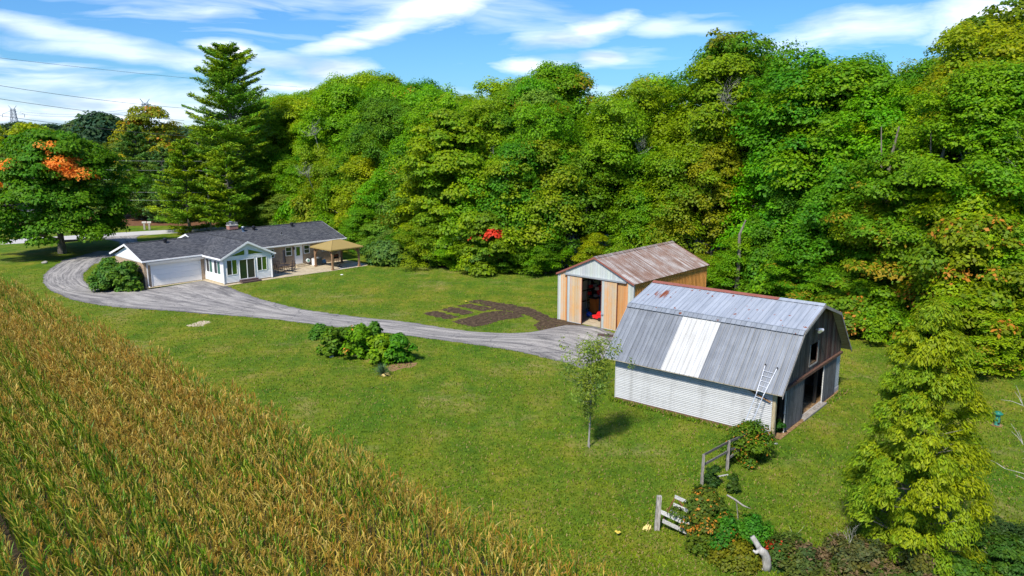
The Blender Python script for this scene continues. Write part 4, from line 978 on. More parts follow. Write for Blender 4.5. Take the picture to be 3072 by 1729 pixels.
fb = empty('floor_stand', HF(19.9, -3.6, .024), 0, 'small dark round stand on the pale patio corner under the gazebo', 'stand'); part('stand_foot', MB().lathe([(.28, 0), (.26, .05), (.06, .08)], (0, 0, 0), 14), 'furniture', fb); part('stand_knob', MB().lathe([(.04, 0), (.05, .18), (.02, .2)], (0, 0, .08), 8), 'furniture', fb)

# ------------------------------------------------------------------ ribbed sheet metal strips
def rib_mesh(name, a, b_, w_, rib=.035, rw=.05, mid=True, n=None):
    """strip of sheet metal of width w along x from point a to point b (y, z), one standing rib at its left edge"""
    a = Vector((0, *a)); b_ = Vector((0, *b_)); d = b_-a; nn = Vector((1, 0, 0)).cross(d).normalized()
    if n is not None and nn.dot(Vector(n)) < 0: nn = -nn
    prof = [(0, 0), (rw*.25, rib), (rw*.75, rib), (rw, 0)]
    if mid: prof += [(w_*.5-.012, 0), (w_*.5, rib*.3), (w_*.5+.012, 0)]
    prof += [(w_-.014, 0)]
    mb = MB(); low = [(x, -.006) for x, h in (prof[0], prof[-1])]
    for (x0, h0), (x1, h1) in zip(prof, prof[1:]):
        p, q = a+Vector((x0, 0, 0))+nn*h0, a+Vector((x1, 0, 0))+nn*h1; mb.quad(p, q, q+d, p+d)
    q0, q1 = a+Vector((0, 0, 0))-nn*.006, a+Vector((w_-.014, 0, 0))-nn*.006; mb.quad(q0, q0+d, q1+d, q1)
    return mb.mesh(name)
def strips(name, me, n_, w_, x0, mat_, parent, colf=None, skip=()):
    if not me.materials: me.materials.append(mat_)
    for i in range(n_):
        if i in skip: continue
        o_ = bpy.data.objects.new(name, me); COL.objects.link(o_); o_.parent = parent; o_.location = (x0+i*w_, 0, 0)
        f_ = rnd.uniform(.90, 1.08); o_.color = (*colf(i), 1) if colf else (f_, f_, f_, 1)

# ------------------------------------------------------------------ pole shed
PF = frame((3.75, 61.583, 0), -.725); PW, PLn, PWH, PRH = 7.062, 11.39, 3.88, 5.47
shed = empty('pole_shed', (3.75, 61.583, 0), -.725, 'metal pole shed with peach-orange front, open sliding door and rust-streaked roof', 'shed')
def metal(name, base, streak, lo=.45, hi=.62, sc=(5, .5, 5), rough=.5, blotch=None, fine=.15, met=.0, axis_obj=None, spots=None, amt=.9):
    """painted or bare sheet with streaks of wear running along the sheet, in the building's own axes"""
    m, n = mat(name); o = tc(n, 'Object', axis_obj)
    f = n.noise(n.mapping(o, sc), 1., 6, .65, .4); g2 = n.noise(o, 1.1, 4, .6)
    c = n.mix(n.m('MULTIPLY', n.rng(n.m('ADD', n.m('MULTIPLY', f, .7), n.m('MULTIPLY', g2, .3)), lo, hi), amt), base, streak)
    if blotch: c = n.mix(n.rng(n.noise(o, .8, 5, .65), .50, .60, 0, blotch[1]), c, blotch[0])
    fn = n.noise(n.mapping(o, (sc[0]*3, sc[1]*3, sc[2]*3)), 2., 4, .7)
    c = n.mix(fn, n.mix(1., c, (1-fine,)*3, 'MULTIPLY'), n.mix(1., c, (1+fine,)*3, 'MULTIPLY'))
    if spots:
        wv_ = n.vm('ADD', o, n.vm('MULTIPLY', n.vm('SUBTRACT', n.noise(o, 5., 3, .6, 0, 1), (.5, .5, .5)), (.25, .25, .25)))
        vo_ = n.node('ShaderNodeTexVoronoi', {'Vector': wv_, 'Scale': 2.1}); ds_ = vo_.outputs['Distance']
        rsel = n.node('ShaderNodeSeparateColor', {0: vo_.outputs['Color']}).outputs[0]
        sp_ = n.m('MULTIPLY', n.m('LESS_THAN', ds_, n.m('MULTIPLY', rsel, .20)), n.m('GREATER_THAN', rsel, .22))
        pt_ = n.node('ShaderNodeVectorMath', {0: n.vm('MULTIPLY', n.vm('SUBTRACT', wv_, (.75, 3.55, 5.6)), (1., .62, .5))}, operation='LENGTH').outputs['Value']; sp_ = n.m('MAXIMUM', sp_, n.m('LESS_THAN', n.m('ADD', pt_, n.m('MULTIPLY', n.m('SUBTRACT', f, .5), 1.8)), .20))
        c = n.mix(sp_, c, spots)
    c = n.mix(1., c, n.node('ShaderNodeObjectInfo').outputs['Color'], 'MULTIPLY')
    return finish(m, n, c, rough, met, f, .1, .01, .4)
mroof = metal('rusty_roof_sheet', (.40, .375, .36), (.16, .082, .052), .38, .58, (.22, 5.5, .22), .5, ((.20, .11, .075), .65), .3, .1, shed, amt=.95)
mwall = metal('orange_brown_wall_sheet', (.60, .27, .07), (.46, .19, .045), sc=(.3, 3, .3), axis_obj=shed)
mpeach = metal('faded_peach_sheet', (.58, .32, .13), (.50, .40, .27), .40, .60, (9, 9, .25), .55, ((.42, .42, .38), .35), .12, 0, shed)
morange = metal('orange_sheet', (.52, .22, .06), (.48, .30, .16), .42, .66, (9, 9, .25), .55, None, .12, 0, shed)
mpale = metal('pale_blue_grey_sheet', (.38, .41, .40), (.46, .475, .45), .4, .6, (9, 9, .25), .55, None, .08, 0, shed)
sw_ = .235
def vstrip(par, u, w_, z0, z1a, z1b, m_, v=0., name='wall_panel', tint=None):
    """upright ribbed panel in the front wall, with its own top slope"""
    mb = MB(); P = [(0, 0), (.008, .022), (.030, .022), (.038, 0), (w_-.003, 0)]
    zt_ = lambda x: z1a+(z1b-z1a)*x/w_
    for (x0, h0), (x1, h1) in zip(P, P[1:]): mb.quad((x0, -h0, z0), (x1, -h1, z0), (x1, -h1, zt_(x1)), (x0, -h0, zt_(x0)))
    mb.quad((0, .012, z0), (0, .012, zt_(0)), (w_-.003, .012, zt_(w_)), (w_-.003, .012, z0))
    o_ = mb.build(name, m_, par, loc=(u, v, 0)); f_ = rnd.uniform(.86, 1.10); o_.color = (f_, f_*rnd.uniform(.97, 1.03), f_*rnd.uniform(.92, 1.06), 1)
prz = lambda u: PWH+(PRH-PWH)*(1-abs(u-PW/2)/(PW/2))
u = 0.
while u < PW-.02:
    w_ = min(sw_, PW-u)
    mid_ = u+w_/2
    lowm = mpale if (mid_ < .12 or mid_ > 6.5) else (morange if (.68 < mid_ < .96 or 5.68 < mid_ < 6.5) else mpeach)
    if mid_ < .96 or mid_ > 5.5: vstrip(shed, u, w_, .02, 3.80, 3.80, lowm)
    vstrip(shed, u, w_, 3.80 if (mid_ < .96 or mid_ > 5.5) else 3.78, prz(u)-.06, prz(u+w_)-.06, mpale if .72 < mid_ < 6.5 else mpeach, v=-.002)
    u += w_
def shed_door(u0, u1, label=None):
    d_ = empty('sliding_door', (u0, -.13, 0)); d_.parent = shed; w = (u1-u0-.08)/6
    for i in range(6): vstrip(d_, .04+i*w, w, .06, 3.74, 3.74, mpeach if i else mpale, name='door_panel')
    b_ = MB(); b_.box(0, .04, -.03, .03, .05, 3.76); b_.box(u1-u0-.04, u1-u0, -.03, .03, .05, 3.76); part('door_edge', b_, 'rust' , d_)
    b_ = MB(); b_.box(.041, u1-u0-.041, -.012, .03, .02, .07); part('door_bottom_rail', b_, 'white_siding', d_)
    return d_
d1 = shed_door(.95, 2.43); d2 = shed_door(4.26, 5.71)
b = MB(); b.lathe([(.09, 0), (.11, .02), (.03, .04)], (0, 0, 0), 12); hd = part('door_handle_plate', b, 'galv', d2); hd.location = (.14, -.05, 1.15); hd.rotation_euler = (pi/2, 0, 0)
b = MB(); b.box(.70, 6.50, -.21, -.03, 3.80, 3.90); part('door_track', b, 'galv', shed); b = MB(); b.box(.74, 6.46, -.10, -.03, 3.745, 3.798); part('door_track_board', b, 'rust', shed)
b = MB(); b.box(-.05, .02, -.05, .12, 0, 3.86); part('corner_trim', b, 'white_siding', shed); b = MB(); b.box(PW-.02, PW+.05, -.05, .12, 0, 3.86); part('corner_trim', b, 'white_siding', shed)
# side and back walls
ms = rib_mesh('wall_panel', (0, .02), (0, 3.86), .237, .028, .05, True, (0, -1, 0))
side = empty('side_wall', (PW, .02, 0), pi/2); side.parent = shed; strips('wall_panel', ms, 48, .237, 0, mwall, side)
sideL = empty('side_wall', (0, 11.37, 0), -pi/2); sideL.parent = shed; ms2 = ms.copy(); ms2.materials.clear(); strips('wall_panel', ms2, 48, .237, 0, mpale, sideL)
b = MB(); b.prism([(0, PLn, 0), (PW, PLn, 0), (PW, PLn, PWH), (PW/2, PLn, PRH-.05), (0, PLn, PWH)], (0, -.03, 0)); part('back_wall', b, mpale, shed)
sl = (PRH-PWH)/(PW/2); ov = .15
rw1 = rib_mesh('roof_panel', (-ov, PWH-ov*sl), (PW/2, PRH), .229, .03, .06, True, (0, 0, 1))
rf1 = empty('roof_slope', (PW, 0, 0), pi/2); rf1.parent = shed
# in the slope's frame x runs along the ridge and y from the eave to the ridge
strips('roof_panel', rw1, 51, .229, -.12, mroof, rf1)
rf2 = empty('roof_slope', (0, PLn+.0, 0), -pi/2); rf2.parent = shed; strips('roof_panel', rw1, 51, .229, -.15, mroof, rf2)
b = MB()
for s_ in (0, 1):
    ue = -ov if s_ == 0 else PW+ov
    for v in (-.15, PLn+.13): b.bar((ue, v, PWH-ov*sl-.04), (PW/2, v, PRH-.04), .05, .16, (0, 1, 0)) if False else b.prism([(ue, v, PWH-ov*sl-.12), (PW/2, v, PRH-.12), (PW/2, v, PRH+.02), (ue, v, PWH-ov*sl+.02)], (0, -.03, 0))
part('rake_trim', b, 'rust_cap', shed)
b = MB(); b.prism([(PW/2-.22, -.16, PRH-.05), (PW/2, -.16, PRH+.07), (PW/2+.22, -.16, PRH-.05), (PW/2, -.16, PRH+.045)], (0, PLn+.32, 0)); part('ridge_cap', b, mroof, shed)
b = MB(); b.box(.02, PW-.02, .02, PLn-.05, .0, .045); part('shed_floor', b, 'concrete', shed)
b = MB()
for v in (2., 4.4, 6.8, 9.2): b.box(.03, .18, v, v+.15, .05, 3.85)
for z in (.9, 1.8, 2.7, 3.4): b.box(.03, .08, .2, 11.2, z, z+.09)
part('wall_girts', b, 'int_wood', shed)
# things stored in the open shed
zp = lambda x, y, z=.05: G(1660+x/7.25, 800+y/7.25, z)
def at_u(p, du=0, dv=0): return p+Vector((cos(-.725), sin(-.725), 0))*du+Vector((-sin(-.725), cos(-.725), 0))*dv
bl = empty('blue_ball', zp(775, 1098), 0, 'shiny blue ball-shaped tank on the floor inside the shed door', 'tank'); b = MB(); b.lathe([(.22*sin(pi*i/10)+.001, .24-.22*cos(pi*i/10)) for i in range(11)], (0, 0, 0), 16); part('tank_shell', b, 'blue', bl, True)
b = MB(); b.tube([(0, 0, .44), (0, 0, .52)], .05, 8); b.box(-.2, .2, -.02, .02, .0, .04); part('tank_valve', b, 'black', bl)
mw = empty('lawn_mower', zp(985, 1150), -.9, 'red lawn mower half hidden by the right sliding door of the shed', 'mower')
b = MB(); b.hexa([(-.55, -.38, .14), (.55, -.38, .14), (.55, .38, .14), (-.55, .38, .14), (-.40, -.28, .34), (.45, -.28, .40), (.45, .28, .40), (-.40, .28, .34)]); part('mower_deck', b, 'red', mw)
b = MB(); b.hexa([(-.1, -.20, .40), (.45, -.20, .40), (.45, .20, .40), (-.1, .20, .40), (0, -.15, .66), (.40, -.15, .70), (.40, .15, .70), (0, .15, .66)]); part('engine_cover', b, 'red', mw)
for x, y in ((-.45, -.4), (.45, -.4), (-.45, .4), (.45, .4)): b = MB(); b.tube([(x, y-.05, .14), (x, y+.05, .14)], .14, 12); part('wheel', b, 'tyre', mw)
b = MB(); b.tube([(.45, -.25, .4), (.95, -.25, .95), (.95, .25, .95), (.45, .25, .4)], .016, 6); part('mower_handle', b, 'tyre', mw)
cab = empty('orange_cabinet', zp(885, 1008), -.725, 'orange-brown cabinet with black lid standing inside the shed', 'cabinet'); part('cabinet_body', MB().box(-.30, .30, -.25, .25, .05, 1.25), 'orange', cab); part('cabinet_lid', MB().box(-.36, .36, -.3, .3, 1.252, 1.40), 'black', cab); part('cabinet_door', MB().box(-.27, .0, -.27, -.252, .1, 1.2), 'orange', cab); part('cabinet_plinth', MB().box(-.31, .31, -.26, .26, 0, .048), 'black', cab)
br_ = empty('blue_board', zp(985, 1000), -.6, 'light blue board leaning upright inside the shed, right of the cabinet', 'board'); b = MB(); b.hexa([(-.24, 0, 0), (.24, 0, 0), (.24, .05, 0), (-.24, .05, 0), (-.2, .2, 1.75), (.2, .2, 1.75), (.2, .25, 1.75), (-.2, .25, 1.75)]); part('board_face', b, 'skyblue', br_); b = MB(); b.bar((-.22, -.01, .3), (.22, -.01, .3), .03); b.bar((-.2, .1, 1.2), (.2, .1, 1.2), .03); part('board_cleats', b, 'navy', br_)
nb = empty('navy_barrel', at_u(zp(1040, 985), 0, .1), 0, 'dark blue drum beside the light blue board inside the shed', 'barrel'); part('drum_body', MB().lathe([(.26, 0), (.28, .05), (.28, 1.5), (.24, 1.55)], (0, 0, 0), 14), 'navy', nb); part('drum_hoop', MB().lathe([(.295, .7), (.295, .75)], (0, 0, 0), 14), 'navy', nb)
def tool(px, py, h, m_, head, label, name, lean=.3):
    p = zp(px, py); e = empty(name, p, -.725, label, 'tool'); b_ = MB(); b_.tube([(0, 0, .25), (-lean, .1, h)], .022, 6); part('handle', b_, m_, e)
    b2 = MB(); b2.box(-.12, .12, -.02, .02, 0, .26) if head == 'blade' else b2.box(-.2, .2, -.03, .03, .18, .26); part('tool_head', b2, 'skyblue' if head == 'blade' else 'black', e)
tool(735, 990, 1.75, 'alu', 'blade', 'long pale-handled shovel leaning on the shed\'s inside wall', 'shovel'); tool(800, 960, 2.1, 'yellow', 'rake', 'yellow-handled rake leaning behind the blue tank', 'rake', .5); tool(765, 975, 1.9, 'yellow', 'rake', 'yellow-handled broom between shovel and rake', 'broom', .42)
for (x, y, hgt, m_, nm, lb) in ((820, 430, 0, 'red', 'red_can', 'small red can on the upper shelf inside the shed'), (790, 580, 0, 'red', 'chainsaw', 'red tool case on the shelf inside the shed'), (1020, 500, 0, 'red', 'red_jacket', 'bright red jacket hanging inside the shed near the right door'), (950, 480, 0, 'alu', 'metal_box', 'grey metal box hanging inside the shed'), (920, 640, 0, 'galv', 'steel_pot', 'small steel pot on the lower shelf inside the shed')):
    # on the left wall: intersect the view ray with a plane half a metre inside it
    d = px_dir(1660+x/7.25, 800+y/7.25); o0 = PF(.5 if x < 900 else 1.1, 0, 0); nU = Vector((cos(-.725), sin(-.725), 0)); t = (o0-Vector((0, 0, CAMH))).dot(nU)/d.dot(nU); P = Vector((0, 0, CAMH))+d*t
    e = empty(nm, P, -.725, lb, nm.replace('_', ' ').replace('chainsaw', 'tool case').replace('red ', '').replace('metal ', '').replace('steel ', ''))
    if 'jacket' in nm: b = MB(); b.hexa([(-.05, -.28, -.45), (.05, -.28, -.45), (.05, .28, -.45), (-.05, .28, -.45), (-.06, -.20, .35), (.06, -.20, .35), (.06, .20, .35), (-.06, .20, .35)]); part('jacket_body', b, m_, e); b = MB(); b.bar((0, -.22, .3), (0, -.36, -.3), .10); b.bar((0, .22, .3), (0, .36, -.3), .10); part('jacket_sleeves', b, m_, e)
    else: b = MB(); b.box(-.10, .10, -.16, .16, -.12, .12); part('body', b, m_, e); b = MB(); b.bar((0, -.1, .12), (0, -.06, .19), .025); b.bar((0, .1, .12), (0, .06, .19), .025); b.bar((0, -.06, .19), (0, .06, .19), .025); part('handle', b, 'black', e)
sh = empty('tool_shelf', PF(.35, 5.2, .05), -.725, 'black shelving with shelves of odds and ends along the shed\'s inner wall', 'shelf')
for z in (.7, 1.35, 2.0, 2.65): part('shelf_board', MB().box(-.25, .25, -1.4, 2.0, z, z+.04), 'black', sh)
for v in (-1.38, .3, 1.96):
    for x in (-.23, .21): part('shelf_upright', MB().box(x, x+.03, v, v+.03, 0, 2.9), 'black', sh)
for (px_, z_, cc_) in ((-.9, 2.04, 'galv'), (-.3, 1.39, 'tyre'), (.5, 1.39, 'skyblue'), (1.1, 2.04, 'black'), (.6, .74, 'galv'), (1.5, .74, 'tyre')):
    e = empty('storage_bin', sh.matrix_basis @ Vector((0, px_, z_)) if False else Vector(PF(.35, 5.2+px_, .05+z_+.0)), -.725, 'dark storage bin on the shed shelving', 'bin', 'bins on the shed shelving'); part('bin_body', MB().box(-.18, .18, -.2, .2, 0, .25), cc_, e); part('bin_lid', MB().box(-.2, .2, -.22, .22, .252, .28), 'black', e)
lg = empty('timber_beam', G(1620+890/4.264, 700+1325/4.264), -.35, 'dark timber beam lying at the edge of the gravel by the shed', 'beam'); part('beam_piece', MB().box(-.9, .9, -.1, .1, 0, .16), 'step_wood', lg); b = MB(); b.box(-.6, 1.0, .12, .26, 0, .1); part('beam_piece', b, 'step_wood', lg)

# ------------------------------------------------------------------ gambrel barn
BL, BW = 9.165, 9.729
barn = empty('gambrel_barn', (5.888, 42.291, 0), -.693, 'weathered gambrel-roofed barn with grey metal roof, one white roof panel area and white clapboard side', 'barn')
BF = frame((5.888, 42.291, 0), -.693)
PR = [(-.471, 2.493), (2.06, 5.168), (BW/2, 6.058), (BW-2.06, 5.168), (BW+.471, 2.493)]; U0, U1 = -.555, 9.632; NS = 37; SWd = (U1-U0)/NS
m, n = mat('bare_grey_roof_sheet_low')
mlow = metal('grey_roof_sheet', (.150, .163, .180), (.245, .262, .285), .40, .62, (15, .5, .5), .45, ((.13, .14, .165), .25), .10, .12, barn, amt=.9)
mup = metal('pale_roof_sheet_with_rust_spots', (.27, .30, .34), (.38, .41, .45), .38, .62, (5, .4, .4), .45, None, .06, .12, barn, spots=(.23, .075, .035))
mwhite = metal('white_fibreglass_roof_sheet', (.50, .505, .50), (.38, .375, .35), .4, .6, (5, .4, .4), .5, None, .02, 0, barn)
mside = metal('barn_clapboard_paint', (.44, .445, .44), (.27, .27, .26), .50, .66, (1.6, 1.6, .12), .6, None, .05, 0, barn, amt=.6)
def bz(v):
    for (a, za), (b_, zb2) in zip(PR, PR[1:]):
        if a <= v <= b_: return za+(zb2-za)*(v-a)/(b_-a)
low = rib_mesh('roof_panel', PR[0], (2.0, 5.168-.06*(5.168-2.493)/2.531), SWd, .032, .055, True, (0, -1, 1))
lowW = low.copy(); upp = rib_mesh('roof_panel', (2.075, 5.178), (BW/2, 6.058), SWd, .030, .05, False, (0, -1, 1)); upp2 = rib_mesh('roof_panel', (BW/2, 6.058), (BW-2.06, 5.168), SWd, .03, .05, False, (0, 1, 1)); low2 = rib_mesh('roof_panel', (BW-2.06, 5.168), PR[4], SWd, .03, .05, False, (0, 1, 1))
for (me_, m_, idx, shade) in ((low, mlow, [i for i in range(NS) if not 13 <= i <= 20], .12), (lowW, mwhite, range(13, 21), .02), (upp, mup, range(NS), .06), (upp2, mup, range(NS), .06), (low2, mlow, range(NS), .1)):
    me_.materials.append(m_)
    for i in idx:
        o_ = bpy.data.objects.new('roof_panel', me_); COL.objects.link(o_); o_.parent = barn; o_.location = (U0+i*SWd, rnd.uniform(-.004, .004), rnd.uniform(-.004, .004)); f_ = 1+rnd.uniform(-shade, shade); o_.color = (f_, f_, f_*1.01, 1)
        if m_ is mwhite: o_['label'] = 'white roof panel'
b = MB(); k_ = .045
for (a, za), (c_, zc) in zip(PR, PR[1:]):
    b.prism([(U0+.02, a, za-k_), (U1-.02, a, za-k_), (U1-.02, c_, zc-k_), (U0+.02, c_, zc-k_)], (0, 0, .025))
m_under = wood('pale_roof_boards_underside', (.15, .12, .08), (.46, .42, .32), (.6, 9, 9), .85, False)
part('roof_deck', b, m_under, barn)
# flashing segments along the knee, ridge cap
for i in range(NS):
    b = MB(); u0 = U0+i*SWd; b.hexa([(u0+.006, 1.86, 5.02-.02), (u0+SWd-.008, 1.86, 5.02-.02), (u0+SWd-.008, 2.02, 5.14), (u0+.006, 2.02, 5.14), (u0+.006, 1.80, 5.04), (u0+SWd-.008, 1.80, 5.04), (u0+SWd-.008, 2.03, 5.205), (u0+.006, 2.03, 5.205)])
    b.box(u0+.006, u0+SWd-.008, 2.031, 2.16, 5.19, 5.225); o_ = part('knee_flashing', b, mup, barn); f_ = rnd.uniform(.62, .80); o_.color = (f_, f_, f_, 1)
for (u0, u1, m_) in ((U0, 7.2, 'rust_cap'), (7.205, U1, mup)):
    b = MB(); b.prism([(u0, BW/2-.24, 6.03), (u0, BW/2, 6.13), (u0, BW/2+.24, 6.03), (u0, BW/2, 6.10)], (u1-u0, 0, 0)); part('ridge_cap', b, m_, barn)
b = MB()
for (a, za), (c_, zc) in zip(PR, PR[1:]):
    b.prism([(U1+.002, a, za-.17), (U1+.002, a, za-.01), (U1+.002, c_, zc-.01), (U1+.002, c_, zc-.17)], (.025, 0, 0)); b.prism([(U0-.002, a, za-.17), (U0-.002, a, za-.01), (U0-.002, c_, zc-.01), (U0-.002, c_, zc-.17)], (-.025, 0, 0))
part('rake_board', b, 'old_wood', barn)
# long white clapboard wall
b = MB(); b.box(.0, BL-.16, .02, .10, .12, 2.95); part('wall_core', b, 'int_wood', barn)  # dark core shows through the board gaps, standing in for lap shadow
for k in range(28):
    z0_ = .17+k*.098; b = MB(); b.hexa([(0, -.040, z0_+.02), (BL-.17, -.040, z0_+.02), (BL-.17, .018, z0_+.02), (0, .018, z0_+.02), (0, -.012, z0_+.098), (BL-.17, -.012, z0_+.098), (BL-.17, .018, z0_+.098), (0, .018, z0_+.098)])
    o_ = part('siding_board', b, mside, barn); f_ = rnd.uniform(.93, 1.05); o_.color = (f_, f_, f_, 1)
b = MB(); b.box(-.02, BL, -.03, .12, 0, .165); part('sill_beam', b, plain('brown_sill', (.17, .095, .055), .85, .3, 5.), barn)
b = MB(); b.box(-.05, .0, -.04, .12, .02, 2.9); part('corner_board', b, 'white_siding', barn)
b = MB(); b.box(BL-.165, BL, -.02, .15, 0, 2.85); part('corner_post', b, wood('yellowed_post_wood', (.22, .16, .08), (.46, .40, .27), (8, 8, 1)), barn)
b = MB(); b.box(.05, BL, BW-.10, BW, 0, 2.9); part('rear_wall', b, 'grey_board', barn)
b = MB(); b.prism([(0, 0.13, 0), (0, BW-.1, 0), (0, BW-.1, bz(BW-.1)-.1), (0, BW-2.06, 5.05), (0, BW/2, 5.95), (0, 2.06, 5.05), (0, 0.13, bz(.13)-.1)], (.05, 0, 0)); part('far_gable_wall', b, 'grey_board', barn)
# gable of upright boards facing right
v = .16; k = 0
while v < BW-.02:
    w_ = min(rnd.uniform(.17, .23), BW-v); g = .006; zb0 = 2.36; segs = [(zb0, None)]
    mid_ = v+w_/2
    if 4.40 < mid_ < 5.60: segs = [(zb0, 2.74), (3.86, None)]
    for (za, zb2) in segs:
        u = BL+rnd.uniform(-.004, .006)
        t0 = zb2 if zb2 else bz(v+g)-.08; t1 = zb2 if zb2 else bz(v+w_-g)-.08
        b = MB(); mk = bz(v+g)
        b.hexa([(u-.022, v+g, za), (u, v+g, za), (u, v+w_-g, za), (u-.022, v+w_-g, za), (u-.022, v+g, t0), (u, v+g, t0), (u, v+w_-g, t1), (u-.022, v+w_-g, t1)])
        o_ = part('gable_board', b, 'grey_board', barn)
        f_ = rnd.uniform(.40, .90); o_.color = (f_*1.40, f_*1.08, f_*.86, 1)
        if 5.4 < mid_ < 9 and rnd.random() < .6: o_.color = (f_*1.3, f_*.72, f_*.58, 1)
    v += w_
wf = MB()
for (a, c_) in (((4.36, 2.70), (4.36, 3.90)), ((5.62, 2.70), (5.62, 3.90))): wf.box(BL+.008, BL+.04, a[0]-.05, a[0]+.05, a[1], c_[1])
wf.box(BL+.008, BL+.04, 4.42, 5.56, 2.66, 2.74); part('loft_window_frame', wf, 'old_wood', barn)
b = MB(); b.box(BL-1.2, BL-.05, 4.4, 5.6, 2.55, 2.78); part('loft_hay', b, 'straw', barn)
b = MB(); b.box(.1, BL-.04, .12, BW-.12, 2.38, 2.44) ; part('loft_floor', b, 'int_wood', barn)
def barn_door(v0, v1, n_):
    d_ = empty('sliding_door', (BL+.07, v0, 0)); d_.parent = barn; w = (v1-v0)/n_
    for i in range(n_):
        b_ = MB(); b_.box(0, .024, i*w+.004, (i+1)*w-.004, .05+rnd.uniform(-.03, .02), 2.28); part('door_board', b_, 'grey_board', d_)
    b_ = MB(); b_.box(-.02, .035, -.035, -.001, .04, 2.3); part('door_edge', b_, 'old_paint_board', d_)
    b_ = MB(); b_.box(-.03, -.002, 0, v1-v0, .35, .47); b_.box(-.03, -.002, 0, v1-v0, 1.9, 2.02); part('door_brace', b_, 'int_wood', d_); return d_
barn_door(1.12, 3.62, 13); barn_door(6.70, 8.82, 11)
b = MB(); b.box(BL+.02, BL+.16, .95, 9.65, 2.30, 2.44); part('door_track', b, wood('brown_track_board', (.07, .035, .025), (.20, .11, .075), (9, 1.2, 9)), barn)
for k in range(22):
    z0_ = .30+k*.098; b = MB(); b.hexa([(BL+.03, 8.86, z0_+.022), (BL+.03, BW, z0_+.022), (BL, BW, z0_+.022), (BL, 8.86, z0_+.022), (BL+.008, 8.86, z0_+.1), (BL+.008, BW, z0_+.1), (BL, BW, z0_+.1), (BL, 8.86, z0_+.1)])
    if z0_+.1 < 2.3: part('siding_board', b, 'white_siding', barn)
b = MB(); b.box(BL-.08, BL, 8.84, BW, 0, 2.36); part('wall_core', b, 'int_wood', barn); b = MB(); b.box(BL-.02, BL+.05, 8.84, BW+.02, 0, .29); part('foundation_block', b, 'stone', barn)
# threshold: sleepers with rungs between them
b = MB(); b.box(BL-.06, BL+.02, 3.5, 6.9, .02, .10); b.box(BL+.26, BL+.34, 3.4, 6.9, .02, .10); part('threshold_rail', b, 'old_wood', barn)
for i in range(17): b = MB(); b.box(BL+.022, BL+.258, 3.6+i*.2, 3.69+i*.2, .04, .09); part('threshold_rung', b, 'old_wood', barn)
sheet('barn_floor', [(.1, .12), (BL+.3, .12), (BL+.3, BW-.12), (.1, BW-.12)], .03, M['straw'], parent=barn, kind=None)
# inside: white painted stall boards, posts and a leaning brace
for i in range(6): b = MB(); b.box(BL-.95, BL-.90, 3.7+i*.42, 3.7+i*.42+.41, .05, 1.34-rnd.uniform(0, .08)); part('stall_board', b, 'old_paint_board', barn)
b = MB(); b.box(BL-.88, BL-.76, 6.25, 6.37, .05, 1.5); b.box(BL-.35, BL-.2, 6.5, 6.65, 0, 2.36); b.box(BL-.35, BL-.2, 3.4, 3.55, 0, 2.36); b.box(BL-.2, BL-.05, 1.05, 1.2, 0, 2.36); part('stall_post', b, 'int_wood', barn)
b = MB(); b.bar((BL-1.2, 4.6, .6), (BL-.6, 6.2, 2.35), .12, .06); b.bar((BL-1.0, 3.8, 2.3), (BL-1.4, 5.6, .9), .1, .05); part('brace', b, 'int_wood', barn)
b = MB(); b.bar((7.55, -.30, 2.52), (8.92, -.07, 1.90), .035, .14, (0, 1, 0)); part('loose_plank', b, 'stain_wood', barn)
fl = empty('flood_light', BF(BL+.06, 4.92, 4.66), -.693, 'twin-headed white flood light high on the dark barn gable', 'light')
b = MB(); b.bar((0, 0, 0), (.14, 0, .04), .06); part('light_bracket', b, 'alu', fl)
for s_ in (-1, 1): b = MB(); b.tube([(.12, .04*s_, .04), (.24, .20*s_, -.03), (.27, .23*s_, -.05)], [.05, .10, .11], 10); part('lamp_head', b, 'alu', fl)
# ladder: two hinged sections, lower one narrower
def bplane(px, py, v):
    d = px_dir(1800+px/2.636, 800+py/2.636); nV = Vector((-sin(-.693), cos(-.693), 0)); o0 = BF(0, v, 0); C0 = Vector((0, 0, CAMH)); t = (o0-C0).dot(nV)/d.dot(nV); return C0+d*t
lad = empty('ladder', BF(8, -.8, 0), -.693, 'jointed aluminium ladder leaning against the barn eave with its top on the roof', 'ladder')
inv = lad.matrix_basis.copy(); inv = Matrix.Translation(BF(8, -.8, 0)) @ Matrix.Rotation(-.693, 4, 'Z'); inv = inv.inverted()
nrm = Vector((0, -2.675, 2.531)).normalized()*.09
Lt, Rt = [inv @ BF(*p) + Vector((0, nrm.y, nrm.z)) for p in ((8.35, .48, 3.49), (8.96, .44, 3.45))]
Le, Re = inv @ bplane(1238, 1003, -.60), inv @ bplane(1292, 1022, -.60)
Lb, Rb = inv @ bplane(1098, 1330, -1.25), inv @ bplane(1150, 1345, -1.25); Lb.z = max(0, min(.1, Lb.z)); Rb.z = Lb.z
for s_, (a, e_, c_) in enumerate(((Lt, Le, Lb), (Rt, Re, Rb))):
    b = MB(); b.bar(a, e_, .055, .035, (1, 0, 0)); b.bar(e_, c_, .042, .03, (1, 0, 0)); part('rail', b, 'alu', lad); b = MB(); b.bar(a, a+(a-e_).normalized()*.08, .09, .06, (1, 0, 0)); part('rail_tip', b, 'black', lad)
for i in range(1, 6): t = i/5.6; b = MB(); b.tube([Lt.lerp(Le, t), Rt.lerp(Re, t)], .014, 6); part('rung', b, 'alu', lad)
for i in range(8): t = (i+.5)/8.2; b = MB(); b.tube([Le.lerp(Lb, t), Re.lerp(Rb, t)], .012, 6); part('rung', b, 'alu', lad)

